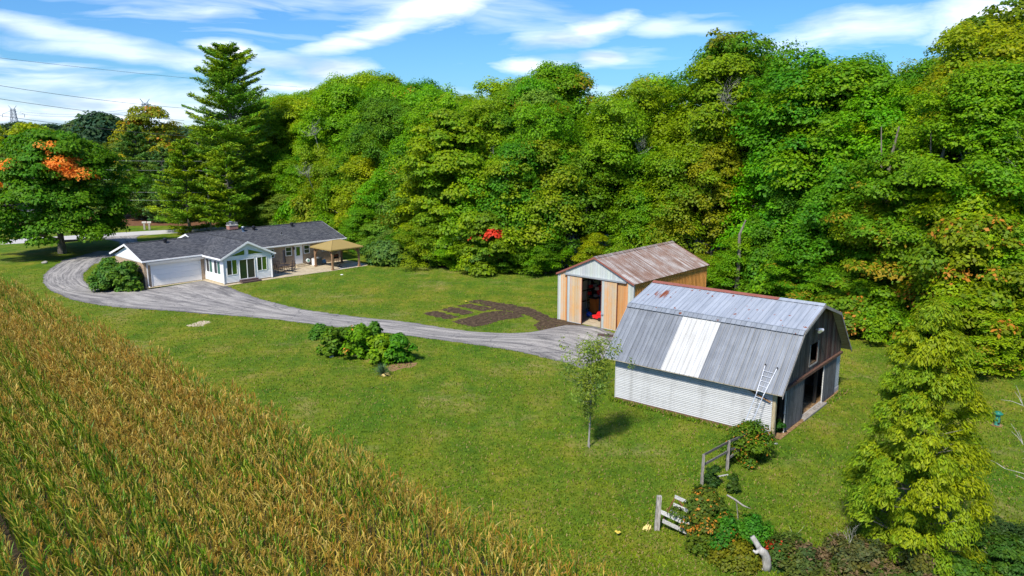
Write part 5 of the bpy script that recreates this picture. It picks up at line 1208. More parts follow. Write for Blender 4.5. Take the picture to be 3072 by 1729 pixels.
# ------------------------------------------------------------------ fence pieces, gate, stump
z5 = lambda x, y, z=0: G(1900+x/3.027, 1250+y/3.027, z)
fe = empty('rail_fence', z5(620, 625), 0, 'short silvery post-and-rail fence running into the shrub by the barn corner', 'fence')
p0, p1, p2 = z5(620, 625), z5(850, 490), z5(1085, 372); o_ = p0
for p, h in ((p0, 1.42), (p1, 1.42), (p2, 1.35)): b = MB(); q = p-o_; b.hexa([q+Vector((x, y, 0)) for x, y in ((-.06, -.05), (.06, -.05), (.06, .05), (-.06, .05))]+[q+Vector((x+.02, y, h)) for x, y in ((-.05, -.04), (.05, -.04), (.05, .04), (-.05, .04))]); part('post', b, 'old_wood', fe)
for (a, za, c_, zc) in ((p0, 1.38, p1, 1.37), (p1, 1.37, p2, 1.30), (p0, .92, p1, .92), (p1, 1.0, p2, .55), (p1, .55, p2, .9)):
    b = MB(); b.bar(a-o_+Vector((0, 0, za)), c_-o_+Vector((0, 0, zc)), .045, .10); part('rail', b, 'old_wood_dark', fe)
gt = empty('old_gate', z5(212, 1030), 0, 'leaning old farm gate of whitish boards in a red iron frame', 'gate'); o_ = z5(212, 1030)
b = MB(); b.hexa([(x, y, 0) for x, y in ((-.09, -.08), (.09, -.08), (.09, .08), (-.09, .08))]+[(x+.05, y, 1.40) for x, y in ((-.085, -.075), (.085, -.075), (.085, .075), (-.085, .075))]); part('gate_post', b, 'old_wood', gt)
gdir = (z5(600, 1130)-z5(250, 1015)); gdir.z = 0; gdir.normalize(); gn = Vector((-gdir.y, gdir.x, 0))
def gp(a, z, off=0): return gdir*a+gn*off+Vector((0, 0, z))
for (a0, z0_, a1, z1_, off, h) in ((.50, 1.36, 1.35, 1.30, .42, .13), (.48, 1.06, 1.15, 1.02, .36, .13), (.42, .80, 1.35, .66, .26, .15), (.10, .78, 1.30, .62, .03, .16), (.18, .40, 1.85, .16, .10, .15)):
    b = MB(); b.bar(gp(a0, z0_, off), gp(a1, z1_, off*.7), .035, h); part('gate_board', b, 'old_paint_board', gt)
b = MB(); b.bar(gp(.52, 1.40, .45), gp(.16, .35, .16), .03); b.bar(gp(.56, 1.38, .45), gp(1.0, .95, .3), .03); b.bar(gp(.20, .36, .14), gp(1.6, .35, .12), .03); b.bar(gp(1.22, .55, .08), gp(1.22, .18, .08), .03); part('gate_iron_frame', b, 'rust', gt)
rg = empty('yellow_rag', z5(122, 1030), 0, 'small yellow and white clump on the grass left of the gate post', 'debris'); rs = np.random.RandomState(3); b = MB()
for i in range(14): p = rs.normal(size=3)*[.07, .05, .05]+[0, 0, .12]; b.tube([(p[0], p[1], max(0, p[2]-.08)), tuple(p+[.03, 0, .06])], [.05, .02], 5)
part('clump', b, 'rag', rg)
st = empty('dead_stump', z5(1200, 1400), 0, 'grey broken dead trunk leaning out of the vines', 'stump'); o_ = z5(1200, 1400)
P = lambda x, y, z: Vector((x, y, z))
b = MB(); b.tube([P(.05, .1, -.02), P(.03, .05, .25), P(.0, 0, .50), P(-.12, -.05, .72), P(-.30, -.08, .86)], [.22, .17, .15, .14, .12], 10); part('trunk', b, 'bark_pale', st, True)
b = MB(); b.tube([P(-.14, 0, .66), P(-.32, .12, .95), P(-.48, .18, 1.20)], [.12, .10, .085], 9); part('broken_limb', b, 'bark_pale', st, True)
b = MB(); b.tube([P(-.26, -.05, .80), P(-.42, -.08, .74), P(-.50, -.08, .82)], [.08, .06, .03], 8); part('branch_stub', b, 'bark_pale', st, True)
b = MB(); b.tube([P(.05, .1, .1), P(-.2, -.02, .03), P(-.42, -.1, .0)], [.09, .06, .02], 7); part('root', b, 'bark_pale', st, True)
lg2 = empty('fallen_branch', z5(900, 960), 0, 'grey dead branch lying across the top of the green vines', 'branch'); b = MB(); b.tube([(-.25, .1, 1.1), (.05, 0, .95), (.35, -.1, .75), (.62, -.15, .65)], [.035, .04, .035, .015], 7); part('limb', b, 'old_wood', lg2, True); b = MB(); b.tube([(.1, 0, .9), (.2, .1, .4), (.25, .1, 0)], [.025, .02, .015], 6); part('limb', b, 'old_wood', lg2)
pl_ = empty('broken_plank', z5(1240, 255), .3, 'pale broken plank on the grass beside the barn-corner shrub', 'plank'); b = MB(); b.bar((-.35, .1, .04), (.35, -.1, .05), .10, .03); part('plank_piece', b, 'old_paint_board', pl_); b = MB(); b.bar((-.6, .25, .05), (-.1, .1, .09), .08, .03); part('plank_piece', b, 'old_paint_board', pl_)
sl_ = empty('step_stone', z5(810, 545), 0, 'flat grey board lying in the grass below the fence posts', 'board'); b = MB(); b.hexa([(-.3, -.12, 0), (.3, .12, 0), (.28, .2, 0), (-.34, -.04, 0), (-.3, -.12, .03), (.3, .12, .03), (.28, .2, .03), (-.34, -.04, .03)]); part('board_piece', b, 'stone', sl_)
fdp = G(2990, 1277); fd = empty('green_post', fdp, 0, 'short green metal post with a flared cap on the right-hand lawn', 'post')
part('post_body', MB().lathe([(.13, 0), (.14, .06), (.125, .1), (.125, .50), (.10, .56)], (0, 0, 0), 14), 'teal', fd); part('post_cap', MB().lathe([(.10, 0), (.22, .05), (.24, .10), (.16, .15), (.14, .19)], (0, 0, .56), 14), 'greenm', fd)
b = MB(); b.box(.10, .14, -.05, .05, .2, .38); b.box(-.05, .05, -.14, -.10, .1, .2); part('cover_plate', b, 'tyre', fd)
b = MB(); b.tube([(0, 0, 0), (0, 0, .04)], .3, 12); part('worn_ring', b, 'straw', fd)
def rock(loc, s_, label, cat='stone', m_='stone', seed=1):
    rs_ = np.random.RandomState(seed); b_ = MB(); b_.lathe([(s_*.75, 0), (s_*1.0, s_*.25), (s_*.8, s_*.6), (s_*.3, s_*.75)], (0, 0, 0), 9); b_.v = [tuple(np.array(v_)*(1+rs_.uniform(-.18, .18))) for v_ in b_.v]
    o2 = b_.build('stone', M[m_], None, loc=loc); tag(o2, label, cat); return o2
rock(G(2917, 1219), .32, 'pale boulder in the grass right of the young yellow-green tree'); rock(z7(350, 600), .35, 'flat grey stump remnant in the lawn below the big maple', 'stump', 'old_wood', 5)
rock(z8(338, 522), .16, 'small pale stone at the left foot of the garden shrubs', 'stone', 'stone', 6)
for i, (p, lb) in enumerate(((z8(1283, 138), 'small yellow flower clump on the lawn behind the tilled strips'), (G(1853, 1607), 'tiny yellow flower clump on the lawn below the gate'))):
    f_ = empty('flower_clump', p, 0, lb, 'flowers'); b = MB(); [b.tube([(0, 0, 0), (x, y, .12)], .006, 4) for x, y in ((.06, 0), (-.05, .05), (0, -.06))]; part('stem', b, 'greenm', f_); b = MB(); [b.lathe([(.05, 0), (.07, .03), (.02, .07)], (x, y, .12), 7) for x, y in ((.06, 0), (-.05, .05), (0, -.06))]; part('flower', b, 'yellow', f_)
pp = empty('white_pipe', z7(0, 0) if False else HF(17.2, -7.9, 0), .5, 'small white drain cover in the lawn beyond the patio', 'cover'); part('cover', MB().lathe([(.16, 0), (.16, .03), (.1, .05)], (0, 0, 0), 12), 'white', pp)

# mailboxes, poles, pylons, wires
mbx = G(440, 690)
for i, (px, lb) in enumerate(((434, 'left-hand grey post-mounted mailbox across the road'), (449, 'right-hand grey post-mounted mailbox across the road'))):
    p = G(px, 689.5); e = empty('mailbox', p, .3, lb, 'mailbox', 'pair of mailboxes across the road')
    part('post', MB().box(-.13, .13, -.13, .13, 0, 1.0), 'old_wood', e); part('box_body', MB().prism([(-.30+.0, .16*cos(a), 1.12+.15*sin(a)) for a in [pi*k/6 for k in range(7)]]+[(-.30, -.16, 1.0), (-.30, .16, 1.0)], (.6, 0, 0)), 'concrete_pale', e)
def pole(name, base, H, label, r=.15, arm=True, m_='pole', yaw=.3, cat='utility pole'):
    e = empty(name, base, yaw, label, cat); part('shaft', MB().tube([(0, 0, 0), (0, 0, H)], [r, r*.65], 8), m_, e)
    if arm: b_ = MB(); b_.bar((-1.2, 0, H-.5), (1.2, 0, H-.5), .10, .12); part('crossarm', b_, m_, e); b_ = MB(); [b_.lathe([(.05, 0), (.07, .08), (.03, .15)], (x, 0, H-.44), 6) for x in (-1.1, -.4, .4, 1.1)]; part('insulator', b_, 'galv', e)
    return e
PB = Vector((-45.5, 117.5, 0)); pole('utility_pole', PB, 9.6, 'grey utility pole half hidden in the layered pine behind the house', .16)
q = pole('utility_pole', PB+Vector((-.75, .3, 0)), 7.2, 'shorter pale pole beside the utility pole in the layered pine', .10, False)
def far_at(px, y): return (px-1536)/FPX*(y*cos(PITCH)+CAMH*sin(PITCH))
pole('utility_pole', (far_at(325.5, 400), 400, 0), zat(321, 424, 400), 'white-looking leaning pole by the distant lane', .5, False, 'concrete_pale', 0)
pole('utility_pole', (far_at(365, 420), 420, 0), zat(365, 440, 420), 'thin distant pole at the far brown field', .25, False, 'concrete_pale', 0)
def pylon(px, y, top, label, w_=7.5, yaw=.2):
    x = far_at(px, y); H = zat(px, top, y); e = empty('power_pylon', (x, y, 0), yaw, label, 'pylon'); b_ = MB(); k = 9; prev = None
    for i in range(k+1):
        t = i/k; hw = (w_/2)*(1-t)**1.3*.9+1.1; z = H*.93*t; ring = [Vector((sx_*hw, sy_*hw, z)) for sx_, sy_ in ((-1, -1), (1, -1), (1, 1), (-1, 1))]
        if prev:
            for j in range(4): b_.bar(prev[j], ring[j], .34); b_.bar(prev[j], ring[(j+1) % 4], .20); b_.bar(prev[(j+1) % 4], ring[j], .20); b_.bar(ring[j], ring[(j+1) % 4], .2)
        prev = ring
    part('lattice_mast', b_, 'pylon', e)
    for (z, hl) in ((.60, 9.5), (.82, 7.)):
        b_ = MB(); b_.bar((-hl, 0, H*z), (hl, 0, H*z), .32); b_.bar((-hl, 0, H*z), (0, 0, H*z+2.6), .22); b_.bar((hl, 0, H*z), (0, 0, H*z+2.6), .22)
        for x_ in (-hl, hl): b_.bar((x_, 0, H*z), (x_, 0, H*z-2.4), .32)
        part('crossarm', b_, 'pylon', e)
    b_ = MB()
    for x_ in (-2.6, 2.6): b_.bar((0, 0, H*.90), (x_, 0, H), .25); b_.bar((x_*.4, 0, H*.93), (x_, 0, H), .2)
    part('peak_arm', b_, 'pylon', e); return e
pylon(54, 560, 317, 'lattice power pylon with two crossarms on the left horizon'); pylon(450, 430, 297, 'lattice power pylon rising behind the golden-brown tree', 8, .9)
def wire(a, c_, sag, r, label, m_='wire', group='overhead wires crossing left'):
    n_ = 14; P_ = [Vector(a).lerp(Vector(c_), i/n_)-Vector((0, 0, 4*sag*(i/n_)*(1-i/n_))) for i in range(n_+1)]; o3 = Vector(P_[0]); b_ = MB(); b_.tube([p-o3 for p in P_], r, 5)
    o_ = b_.build('wire', M[m_], None, loc=o3); tag(o_, label, 'wire', group)
def ray_at(px, py, y): d = px_dir(px, py); return Vector((d.x/d.y*y, y, CAMH+d.z/d.y*y))
for (y0, y1, x1, lb, r) in ((176, 262, 905, 'topmost thin wire crossing the sky at left', .018), (256, 325, 552, 'second overhead wire from the top at left', .026), (296, 362, 552, 'third overhead wire from the top at left', .026), (347, 408, 552, 'fourth overhead wire, skimming the distant treetops', .026)):
    wire(ray_at(-70, y0-10, 92), ray_at(x1, y1, 118 if x1 < 700 else 140), .3, r, lb)
for (y, lb) in ((472, 'first bare wire below the horizon in front of the spruces'), (500, 'second bare wire below the horizon'), (529, 'third bare wire below the horizon'), (566, 'fourth bare wire in front of the spruces'), (590, 'lowest bare wire in front of the spruces')):
    wire(ray_at(-70, y, 112), ray_at(605, y+12, 115.5), .15, .010, lb, 'wire_bright')
for (y0, y1) in ((345, 318), (352, 326)): wire(ray_at(60, y0-10, 560), ray_at(450, y1, 430), 3., .10, 'thin far transmission wire between the two pylons', 'pylon', 'transmission wires between pylons')
# neighbour's house glimpsed through the trees, parked white van glimpsed under the maple
nh = empty('neighbour_house', (-84, 128, 0), .2, 'white house front glimpsed through the big maple\'s leaves', 'house')
part('wall', MB().box(-5, 5, 0, 7, 0, 2.8), 'white_siding', nh); part('roof', MB().prism([(-5.5, -.5, 2.8), (-5.5, 3.5, 4.6), (-5.5, 7.5, 2.8)], (11, 0, 0)), 'shingle', nh); window(-3.5, -2.2, 1., 2.1, 0, nh); window(1.5, 3., 1., 2.1, 0, nh)

# ------------------------------------------------------------------ near plants
own_tree('young_tree', 71, 2726, 1655, 901, 5.7, (.255, .315, .010), 'young bright yellow-green tree on the lawn in the right foreground', 'cone', .35, 340, 270, .34, .050, 'leaf', 2., None, .10,
         asp=3.0, hang=True, flat=.95, inner=.42, lobes=.08, ups=.35, nl=90, bend=.12)
own_tree('small_tree', 72, 1766, 1343, 1024, 3.3, (.185, .250, .050), 'slender olive-leaved sapling with pale forked trunk in front of the barn', 'top', 1.4, 170, 30, .19, .065, 'leaf', 2., None, .05, asp=1.9, flat=2.3, inner=.6, nl=90, bend=.12, bark='bark_pale')
own_tree('shrub', 73, 2240, 1380, None, 2.2, (.100, .180, .012), 'leafy green shrub swallowing the fence end at the barn corner', 'skirt', .1, 70, 130, .34, .085, 'leaf_fleck', 1.35, H=1.75, r=.04, flat=.85, nl=30, cat='shrub')
def twigs(name, loc, seed, label, cat, n0=5, L=1.2, spread=.8, up=1., depth=3, m_='bark_pale', r=.02, rz=0, group=None, dirn=None):
    rs = random.Random(seed); e = empty(name, loc, rz, label, cat, group); 
    def grow(b_, p, d, l, r_, k):
        q = [p]; dd = Vector(d)
        for i in range(4): dd = (dd+Vector((rs.uniform(-.2, .2), rs.uniform(-.2, .2), rs.uniform(-.1, .15)))).normalized(); q.append(q[-1]+dd*l/4)
        b_.tube(q, [r_*(1-.18*i) for i in range(5)], 4, False)
        if k > 0:
            for j in range(rs.choice((2, 3, 3))):
                i = rs.choice((1, 2, 3, 4)); nd = (dd+Vector((rs.uniform(-1, 1), rs.uniform(-1, 1), rs.uniform(-.4, .8)))*.9).normalized(); grow(b_, q[i], nd, l*rs.uniform(.5, .75), r_*.55, k-1)
    for i in range(n0):
        a = rs.uniform(0, 6.28); d = Vector((cos(a)*spread, sin(a)*spread, up)).normalized() if dirn is None else (Vector(dirn)+Vector((rs.uniform(-.35, .35), rs.uniform(-.35, .35), rs.uniform(-.3, .3)))).normalized()
        b_ = MB(); grow(b_, Vector((0, 0, 0)), d, L*rs.uniform(.7, 1.2), r, depth); part('branch', b_, m_, e)
    return e
twigs('bare_twigs', z5(985, 250), 4, 'silvery bare twigs standing at the left of the barn-corner shrub', 'twigs', 6, .8, .5, 1, 3, r=.012)
# bare tree reaching in from the right edge: its trunk stands just outside the frame
bt = empty('bare_tree', (20.4, 24.6, 0), 0, 'bare grey branches reaching in from the right frame edge', 'tree'); b = MB(); b.tube([(0, 0, 0), (.1, 0, 2), (0, .1, 4.2), (.1, .1, 6.4), (.2, .2, 8.6)], [.16, .13, .10, .06, .02], 8); part('trunk', b, 'bark_pale', bt)
rs = random.Random(12)
for i in range(17):
    z = rs.uniform(1.2, 8.0); a = rs.uniform(2.3, 4.2); b = MB(); q = [Vector((.05, .05, z))]; dd = Vector((cos(a), sin(a), .35)).normalized(); L_ = rs.uniform(1.6, 3.4)
    for k in range(6): dd = (dd+Vector((rs.uniform(-.22, .22), rs.uniform(-.22, .22), rs.uniform(-.12, .14)))).normalized(); q.append(q[-1]+dd*L_/6)
    b.tube(q, [.035*(1-.14*k) for k in range(7)], 5, False)
    for j in range(9):
        p = q[rs.randrange(1, 7)]; d2 = (dd+Vector((rs.uniform(-1, 1), rs.uniform(-1, 1), rs.uniform(-.5, .9)))).normalized(); p2_ = p+d2*rs.uniform(.3, .8); b.tube([p, p.lerp(p2_, .5)+Vector((0, 0, .05)), p2_], [.013, .009, .004], 4, False)
    part('branch', b, 'bark_pale', bt)
# vine-covered mound and shrubs by the gate
for i, (x, y, H, W, c_, mt, au, lb, nm) in enumerate([
    (640, 1120, 1.9, 1.9, (.100, .145, .018), 'leaf_fleck', 1.12, 'rust-tipped shrub growing through the old gate', 'shrub'),
    (820, 1190, 1.25, 1.5, (.060, .190, .010), 'leaf', 2., 'bright green vine mound left of the dead stump', 'vine_mound'),
    (1060, 1180, 1.2, 1.6, (.070, .210, .012), 'leaf', 2., 'bright green vine mound behind the dead stump', 'vine_mound'),
    (640, 1230, .7, 1.1, (.13, .17, .012), 'leaf', 2., 'low yellow-green weeds at the foot of the gate shrub', 'weeds'),
    (960, 1330, .7, 1.5, (.16, .17, .014), 'leaf', 2., 'low yellowish weeds left of the dead stump', 'weeds'),
    (1320, 1340, .95, .75, (.085, .130, .018), 'leaf_red', .66, 'small sumac with bright red leaves right of the dead stump', 'shrub'),
    (1400, 1290, .8, .9, (.085, .135, .025), 'leaf', 2., 'dull green shrub right of the red sumac', 'shrub'),
    (720, 640, .9, .5, (.050, .100, .014), 'leaf', 2., 'tall thin weed standing between gate and fence', 'weeds'),
    (890, 690, .7, .45, (.050, .100, .014), 'leaf', 2., 'shorter thin weed right of the tall one', 'weeds'),
    (1290, 150, .7, .7, (.030, .110, .014), 'leaf', 2., 'dark green weeds inside the barn\'s corner opening', 'weeds')]):
    p = z5(x, y); rs_ = np.random.RandomState(500+i); k = max(14, int(26*W*H)); P, N, S, A, col, C, crr = crown_data(rs_, H, W/2, .03, 'skirt' if i < 7 else 'column', k, 120, .24 if i < 7 else .13, .075, asp=1.5, flat=.9, inner=.35)
    e = empty(nm, p, 0, lb, nm.replace('_', ' ')); link('foliage', leaf_mesh('foliage', P, N, S, A, col, rs_), M[mt], e, color=(*c_, au)); link('stem', trunk_mesh('stem', rs_, H*.9, .02, C, nl=12, z0=.1, bend=.05, n_=5), M['bark'], e)
# brush filling the bottom right corner
def brush(key, x, y, H, W, c_, lb, mt='leaf_orange', au=.8, seed=1, leaf=.07):
    rs_ = np.random.RandomState(seed); P, N, S, A, col, C, crr = crown_data(rs_, H, W/2, .03, 'skirt', int(24*W*max(.8, H)), 105, .24, leaf, asp=2.0, flat=.8, inner=.5)
    e = empty(key, G(x, y), 0, lb, 'shrub', 'brush along the bottom right edge'); link('foliage', leaf_mesh('foliage', P, N, S, A, col, rs_), M[mt], e, color=(*c_, au)); link('stem', trunk_mesh('stem', rs_, H, .02, C, nl=22, z0=.1, bend=.1, n_=5), M['bark_pale'], e)
M['leaf_brown'] = leaf_mat('leaves_turning_brown', autumn=((.17, .115, .05), (.26, .18, .09)))
brush('brush_shrub', 2420, 1722, .9, 2.0, (.105, .130, .030), 'olive brush at the bottom edge right of the stump', 'leaf_brown', .60, 601)
brush('brush_shrub', 2570, 1718, 1.1, 2.4, (.120, .120, .040), 'brownish brush with dry seed heads below the young tree, left part', 'leaf_brown', .66, 602)
brush('brush_shrub', 2730, 1735, 1.0, 2.2, (.110, .120, .030), 'brownish brush right under the young tree', 'leaf_brown', .70, 603)
brush('brush_shrub', 2880, 1740, .8, 2.0, (.08, .16, .012), 'fresh green brush at the bottom edge right of the young tree', 'leaf', 2., 604)
brush('brush_shrub', 3020, 1700, .9, 2.0, (.08, .15, .016), 'green brush in the bottom right corner', 'leaf', 2., 605)
brush('brush_shrub', 2990, 1600, .5, 1.6, (.060, .095, .018), 'low green brush above the bottom right corner', 'leaf', 2., 606)
brush('brush_shrub', 2480, 1770, .8, 2.2, (.09, .12, .022), 'dull brush cut by the bottom edge below the stump', 'leaf_brown', .6, 607)
brush('brush_shrub', 2680, 1790, .8, 2.2, (.09, .13, .020), 'dull brush cut by the bottom edge below the young tree', 'leaf_brown', .7, 608)
twigs('bare_twigs', G(2530, 1700), 14, 'bluish bare twigs rising from the brownish brush', 'twigs', 6, .8, .6, 1, 3, r=.010)
twigs('bare_twigs', z5(1370, 1200), 15, 'thin bare stalk leaning over the red sumac', 'twigs', 1, 1.0, .9, 1, 1, r=.010)
# garden shrubs by the drive with big leaves
GC = 'garden shrubs along the drive'
for i, (x, y, ytop, W, c_, mt, au, lb) in enumerate([
    (262, 398, 313, 1.09, (0.101, 0.213, 0.016), 'leaf', 2., 'small leafy shrub at the far left of the garden group'),
    (345, 520, 330, 1.34, (0.121, 0.218, 0.014), 'leaf', 2., 'upright open shrub second in the garden group'),
    (440, 470, 326, 1.34, (0.108, 0.207, 0.014), 'leaf', 2., 'leafy shrub behind the upright one in the garden group'),
    (545, 545, 308, 1.76, (0.121, 0.270, 0.010), 'leaf_orange', .985, 'tallest bright green shrub in the middle of the garden group'),
    (650, 520, 293, 1.26, (0.108, 0.218, 0.012), 'leaf', 2., 'tall spiky-topped shrub behind the middle of the garden group'),
    (700, 560, 373, 1.43, (0.176, 0.299, 0.010), 'leaf', 2., 'light green shrub right of the middle in the garden group'),
    (805, 560, 363, 1.68, (0.108, 0.259, 0.010), 'leaf', 2., 'broad dark-hearted shrub at the right end of the garden group')]):
    p = z8(x, y-12); H = zat(850+x/2.342, 850+ytop/2.342, p.y); rs_ = np.random.RandomState(700+i)
    P, N, S, A, col, C, crr = crown_data(rs_, H, W/2, .08, 'skirt', 60, 46, .25, .16, asp=1.7, flat=1.0, inner=.45, ups=.7, lobes=.42)
    e = empty('garden_shrub', p, 0, lb, 'shrub', GC); link('foliage', leaf_mesh('foliage', P, N, S, A, col, rs_), M[mt], e, color=(*c_, au)); link('stem', trunk_mesh('stem', rs_, H, .02, C, nl=25, z0=.1, bend=.05, n_=5), M['bark'], e)
# yucca
yu = empty('yucca', z8(695, 650), 0, 'spiky yucca in front of the garden shrubs', 'yucca'); rs = random.Random(8)
for dead in (0, 1):
    b = MB()
    for i in range(110 if not dead else 34):
        a = rs.uniform(0, 6.28); e_ = rs.uniform(.15, 1.5) if not dead else rs.uniform(-.05, .35); L_ = rs.uniform(.55, .85) if not dead else rs.uniform(.4, .6)
        if dead: a = rs.uniform(-1.9, .6)
        d = Vector((cos(a)*cos(e_), sin(a)*cos(e_), sin(e_))); sd_ = Vector((-sin(a), cos(a), 0))*.022; p = Vector((0, 0, .12)); m1 = p+d*L_*.55; q = p+d*L_-Vector((0, 0, .06*(1.6-e_)))
        b.quad(p-sd_*.7, p+sd_*.7, m1+sd_, m1-sd_); b.poly([m1-sd_, m1+sd_, q])
    part('leaf_blades' if not dead else 'dead_leaf_blades', b, plain('yucca_green', (.06, .12, .055), .5, .2) if not dead else M['rag'], yu)
# bushes at the garage end
for i, (p, H, W, lb) in enumerate([(HF(-1.4, .35), 2.6, 2.2, 'large-leaved bush against the garage corner, right one'), (HF(-2.1, 2.6), 2.3, 2.0, 'large-leaved bush at the garage end wall, middle one'), (HF(-1.6, 4.6), 2.4, 2.2, 'large-leaved bush at the garage end wall, far one'), (HF(-3.1, 1.2), 2.1, 1.9, 'large-leaved bush beside the drive, left one')]):
    rs_ = np.random.RandomState(800+i); P, N, S, A, col, C, crr = crown_data(rs_, H, W/2, .1, 'skirt', 85, 80, .36, .19, asp=1.6, flat=.95, inner=.35, lobes=.40)
    e = empty('garden_shrub', p, 0, lb, 'shrub', 'bushes at the garage end wall'); link('foliage', leaf_mesh('foliage', P, N, S, A, col, rs_), M['leaf'], e, color=(.105, .205, .026, 2.)); link('stem', trunk_mesh('stem', rs_, H, .03, C, nl=25, z0=.1, bend=.05, n_=5), M['bark'], e)
sheet('bare_dirt', [HF(-3.3, -.9), HF(-.2, -.9), HF(.1, -.45), HF(.1, .05), HF(-3., .0)], .009, M['straw'], jitter=.1, seg=.4, seed=77)
def wood_y(px, depth=2.):
    best = None
    for (a, b_) in zip(EDGE_W, EDGE_W[1:]):
        for i in range(21):
            x, y = a[0]+(b_[0]-a[0])*i/20, a[1]+(b_[1]-a[1])*i/20; q = px_of(x, y, 8)[0]
            if best is None or abs(q-px) < best[0]: best = (abs(q-px), y)
    return best[1]+depth
# bare branches showing in the wood
for i, (px, y_, z, L_, lb) in enumerate([(945, 92, 14.5, 3.2, 'curling dead grey branches in the wood above the grey roof'), (925, 93, 9.5, 2.6, 'dead brown branches in the wood lower behind the grey roof'), (1490, 79, 10.5, 3.0, 'dead grey branches in the wood right of the broad maple'), (1915, 72, 13.0, 2.8, 'dead branches in the wood above the rusty shed'),
        (2170, 70, 17.0, 2.8, 'bare branches among yellowing leaves above the rusty shed'), (2085, 69, 10.5, 3.0, 'bare branches in the wood behind the gap between barns'), (2880, 55, 11.5, 3., 'bare grey branches high in the wood at the right'), (2690, 56, 12.5, 2.6, 'bare branches beside a pale trunk in the right-hand wood'), (3030, 52, 12.5, 3., 'bare grey branches at the right frame edge high in the wood')]):
    y0_ = y_; L_ *= .62; y_ = wood_y(px, 2.8 if z < 10 else 7.5); z = CAMH+(z-CAMH)*y_/y0_; x = (px-1536)/FPX*(y_*cos(PITCH)-(z-CAMH)*sin(PITCH)); e = twigs('dead_tree', (x, y_, z), 40+i, lb, 'dead tree', 7, L_, 1.2, .8, 3, r=.035, dirn=(0, -.8, .3)); b = MB(); b.tube([(1.2, 4.5, -z), (.6, 2.5, -z*.4), (0, 0, .1)], [.16, .12, .06], 6); part('trunk', b, 'bark_pale', e)
for i, (px, py, top, r, lb) in enumerate([(2190, 872, 660, .20, 'straight pale trunk at the wood\'s edge right of the shed'), (2625, 700, 380, .22, 'pale forked trunk showing high in the right-hand wood'), (2765, 640, 380, .24, 'brown trunk showing in the right-hand wood')]):
    y_ = wood_y(px, -2.5 if i == 0 else 6.); x = far_at(px, y_) if i else G(px, py).x; z1_ = zat(px, top, y_); e = empty('leafless_tree', (x, y_, 0), 0, lb, 'tree'); b = MB(); b.tube([(0, 0, 0), (.1, 0, z1_*.5), (0, 0, z1_*.8), (.5, 0, z1_)], [r, r*.8, r*.65, r*.3], 8); part('trunk', b, 'bark', e); b = MB(); b.tube([(0, 0, z1_*.55), (-.6, -.1, z1_*.75), (-.9, 0, z1_)], [r*.6, r*.4, r*.15], 6)
    if i: part('limb', b, 'bark', e)

# ------------------------------------------------------------------ corn
m, n = mat('corn'); at_ = n.node('ShaderNodeAttribute', attribute_name='Col').outputs[0]
c = n.mix(1., at_, n.node('ShaderNodeObjectInfo').outputs['Color'], 'MULTIPLY')
d_ = n.node('ShaderNodeBsdfPrincipled', {'Base Color': c, 'Roughness': .5, 'Specular IOR Level': .3}); t_ = n.node('ShaderNodeBsdfTranslucent', {'Color': c})
n.node('ShaderNodeOutputMaterial', {'Surface': n.node('ShaderNodeMixShader', {0: .28, 1: d_.outputs[0], 2: t_.outputs[0]}).outputs[0]}); M['corn'] = m
GRN = [(.080, .200, .004), (.130, .245, .006), (.200, .270, .008), (.050, .150, .008)]; DRY = [(.42, .30, .045), (.31, .205, .028), (.50, .365, .07), (.39, .285, .038), (.46, .36, .08), (.38, .215, .028)]
YEL = [(.38, .36, .05), (.30, .34, .03)]
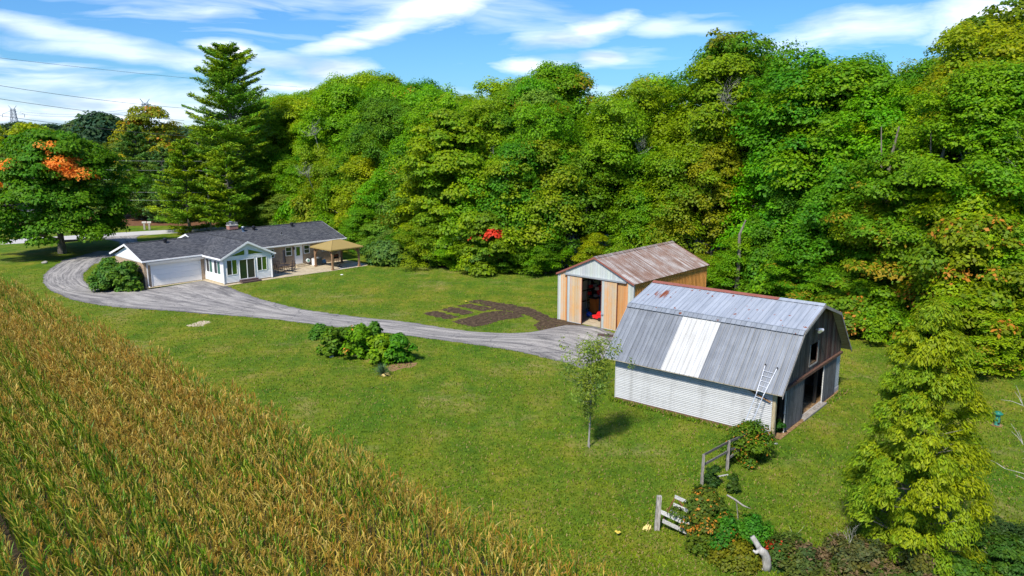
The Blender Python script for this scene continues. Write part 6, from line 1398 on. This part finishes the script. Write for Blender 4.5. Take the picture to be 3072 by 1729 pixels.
def corn_parts(rs, dry):
    """numpy quads for leaves, stalk and tassel of one plant; dry = share of leaves that have turned"""
    Q = {'leaves': ([], []), 'stalk': ([], []), 'tassel': ([], [])}
    H = 2.05+rs.rand()*.3
    lean = rs.normal(size=2)*.05
    def pick(L_): return np.array(L_[rs.randint(len(L_))])*(.8+.4*rs.rand())
    st_c = pick(DRY if rs.rand() < dry else GRN); r = .013
    for k in range(3):
        a0, a1 = 2*pi*k/3, 2*pi*(k+1)/3; p0 = np.array([cos(a0), sin(a0)])*r; p1 = np.array([cos(a1), sin(a1)])*r
        Q['stalk'][0].append([[*p0, .0], [*p1, .0], [*(p1*.5+lean), H], [*(p0*.5+lean), H]]); Q['stalk'][1].append(st_c)
    nl = rs.randint(9, 12); a = rs.normal()*.4
    for i in range(nl):
        t = .18+.78*i/nl; z = H*t; a += pi+rs.normal()*.45; L_ = (.80 if t < .68 else .60 if t < .85 else .42)*(.7+.45*rs.rand()); w_ = .038+.020*rs.rand()
        isdry = rs.rand() < np.clip(dry+.30*(t-.55)*(1 if dry > .2 else .2), 0, 1); c_ = pick(DRY if isdry else (YEL if rs.rand() < .32 else GRN))
        up = (1.25+.28*rs.rand()) if not isdry else (1.15+.38*rs.rand()); dr = (.45+1.0*rs.rand()) if not isdry else (.6+1.3*rs.rand()); tw = rs.normal()*.5
        e = up; p = np.array([lean[0]*t, lean[1]*t, z]); seg = 4; d0 = np.array([cos(a), sin(a), 0]); sd_ = np.array([-sin(a+tw), cos(a+tw), .25*rs.normal()]); pp_ = p; wp = w_*.8
        for k in range(seg):
            dv = d0*cos(e)+np.array([0, 0, sin(e)]); q = pp_+dv*L_/seg; wn = w_*[1.0, .95, .62, .06][k]
            Q['leaves'][0].append([pp_-sd_*wp/2, pp_+sd_*wp/2, q+sd_*wn/2, q-sd_*wn/2]); Q['leaves'][1].append(c_*(1 if k < 3 or isdry else 1.15))
            pp_ = q; wp = wn; e -= dr/seg
    tc_ = pick(DRY)*np.array([.98, .88, .72])
    for i in range(5):
        a = rs.rand()*2*pi; L_ = .22+.14*rs.rand(); e = .9+.6*rs.rand() if i else 1.5; p = np.array([*lean, H-.02]); d = np.array([cos(a)*cos(e), sin(a)*cos(e), sin(e)]); q = p+d*L_; q2 = q+d*.10*np.array([1.5, 1.5, -.2]); sd_ = np.array([-sin(a), cos(a), 0])*.008
        Q['tassel'][0].append([p-sd_, p+sd_, q+sd_*1.4, q-sd_*1.4]); Q['tassel'][1].append(tc_); Q['tassel'][0].append([q-sd_*1.4, q+sd_*1.4, q2+sd_*.5, q2-sd_*.5]); Q['tassel'][1].append(tc_)
    if rs.rand() < .8:
        a = rs.rand()*2*pi; p = np.array([cos(a)*.03, sin(a)*.03, H*.45]); d = np.array([cos(a)*.45, sin(a)*.45, .9])*.24; sd_ = np.array([-sin(a), cos(a), 0])*.03; c_ = pick(DRY)*1.25
        Q['leaves'][0].append([p-sd_, p+sd_, p+d+sd_*.6, p+d-sd_*.6]); Q['leaves'][1].append(c_)
    return {k: (np.array(v_[0], float).reshape(-1, 4, 3), np.array(v_[1]).reshape(-1, 3)) for k, v_ in Q.items()}
def quads_mesh(name, V, Cc):
    n_ = len(V); me = bpy.data.meshes.new(name); me.vertices.add(n_*4); me.vertices.foreach_set('co', np.ascontiguousarray(V).reshape(-1)); me.loops.add(n_*4); me.loops.foreach_set('vertex_index', np.arange(n_*4, dtype=np.int32))
    me.polygons.add(n_); me.polygons.foreach_set('loop_start', np.arange(0, n_*4, 4, dtype=np.int32)); me.update(calc_edges=True); ca = me.color_attributes.new('Col', 'FLOAT_COLOR', 'POINT'); cc2 = np.ones((n_, 4, 4)); cc2[:, :, :3] = Cc[:, None, :]; ca.data.foreach_set('color', cc2.reshape(-1)); me.materials.append(M['corn']); return me
rs = np.random.RandomState(77)
VAR = {k: [corn_parts(rs, d) for _ in range(9)] for k, d in (('green', .10), ('mixed', .40), ('dry', .78))}
# where the plants stand: rows parallel to the field's edge
pts = []
from mathutils import noise as mn
mn.seed_set(3)
rdir = Vector((-.868, 1, 0)).normalized(); rnor = Vector((rdir.y, -rdir.x, 0))      # rows run a few degrees off the field's edge
org = c0+cnor*EDGE; ROWA = math.atan2(rdir.y, rdir.x)
for row in range(-140, 140):
    drift = rs.normal()*.03; a = -130.
    while a < 130:
        a += .165+rs.rand()*.05
        p = org+rdir*a+rnor*(row*.76+drift+rs.normal()*.02)
        if p.y < 19.0 or p.y > 78: continue
        ed = EDGE-(p-c0).dot(cnor)
        if ed < .15+.25*rs.rand() or ed > 75: continue
        px_, py_ = px_of(p.x, p.y, 2.3)
        if px_ < -240 or px_ > 2050: continue
        pts.append((p.x, p.y, ed/.76, row))
print('corn plants', len(pts))
ROWV = rs.rand(97)*2-1
def dryness(x, y, row, rw):
    f_ = mn.noise(Vector((x*.09, y*.09, 0)))*.38+mn.noise(Vector((x*.45, y*.45, 3)))*.22
    base = .24+min(1, max(0, (y-30)/22))*.55+(.30 if row < 8 else (.12 if row < 14 else 0))
    return base+f_+ROWV[int(rw) % 97]*.24-max(0, (-x-8)/60)
cat_of = []
for (x, y, row, a) in pts:
    d = dryness(x, y, row, a); cat_of.append('green' if d < .30 else 'mixed' if d < .62 else 'dry')
order = sorted(range(len(pts)), key=lambda i: pts[i][0]**2+pts[i][1]**2)
vis = [i for i in order if (lambda q: 0 < q[0] < 3072 and q[1] < 1780)(px_of(pts[i][0], pts[i][1], 2.1))][:300]
single = set(vis)
CM = {}
for k, L_ in VAR.items():
    CM[k] = [{nm: quads_mesh(nm, *q) for nm, q in v_.items()} for v_ in L_]
CORN_LAB = {'green': 'corn plant with mostly green leaves in the nearest rows of the field', 'mixed': 'corn plant half green and half dry in the nearest rows of the field', 'dry': 'corn plant dried to tan-brown in the nearest rows of the field'}
for i in vis:
    x, y, row, a = pts[i]; k = cat_of[i]; v_ = CM[k][rnd.randrange(9)]; s_ = rnd.uniform(.92, 1.08)
    e = empty('corn_plant', (x, y, 0), ROWA+rnd.choice((0, pi))+rnd.gauss(0, .75), CORN_LAB[k], 'corn plant', 'corn plants in the nearest rows, '+k); e.scale = (s_, s_, s_)
    for nm in ('stalk', 'leaves', 'tassel'):
        o_ = bpy.data.objects.new(nm, v_[nm]); COL.objects.link(o_); o_.parent = e
VV, CV = [], []
FULL = {k: [(np.concatenate([q[0] for q in v_.values()]), np.concatenate([q[1] for q in v_.values()])) for v_ in L_] for k, L_ in VAR.items()}
for i, (x, y, row, a) in enumerate(pts):
    if i in single: continue
    V_, C_ = FULL[cat_of[i]][rs.randint(9)]
    if y > 48: sel = rs.rand(len(V_)) < .62; V_, C_ = V_[sel], C_[sel]
    th = ROWA+pi*rs.randint(2)+rs.normal()*.6; s_ = .90+.2*rs.rand(); R2 = np.array([[cos(th), -sin(th), 0], [sin(th), cos(th), 0], [0, 0, 1]])*s_
    VV.append(V_@R2.T+np.array([x, y, 0])); CV.append(C_*(.88+.24*rs.rand()))
VV = np.concatenate(VV); CV = np.concatenate(CV); print('corn quads', len(VV))
cf = link('corn_field', quads_mesh('corn_field', VV, CV), None); tag(cf, 'field of half-dry corn in rows filling the lower left', None, None, 'stuff')
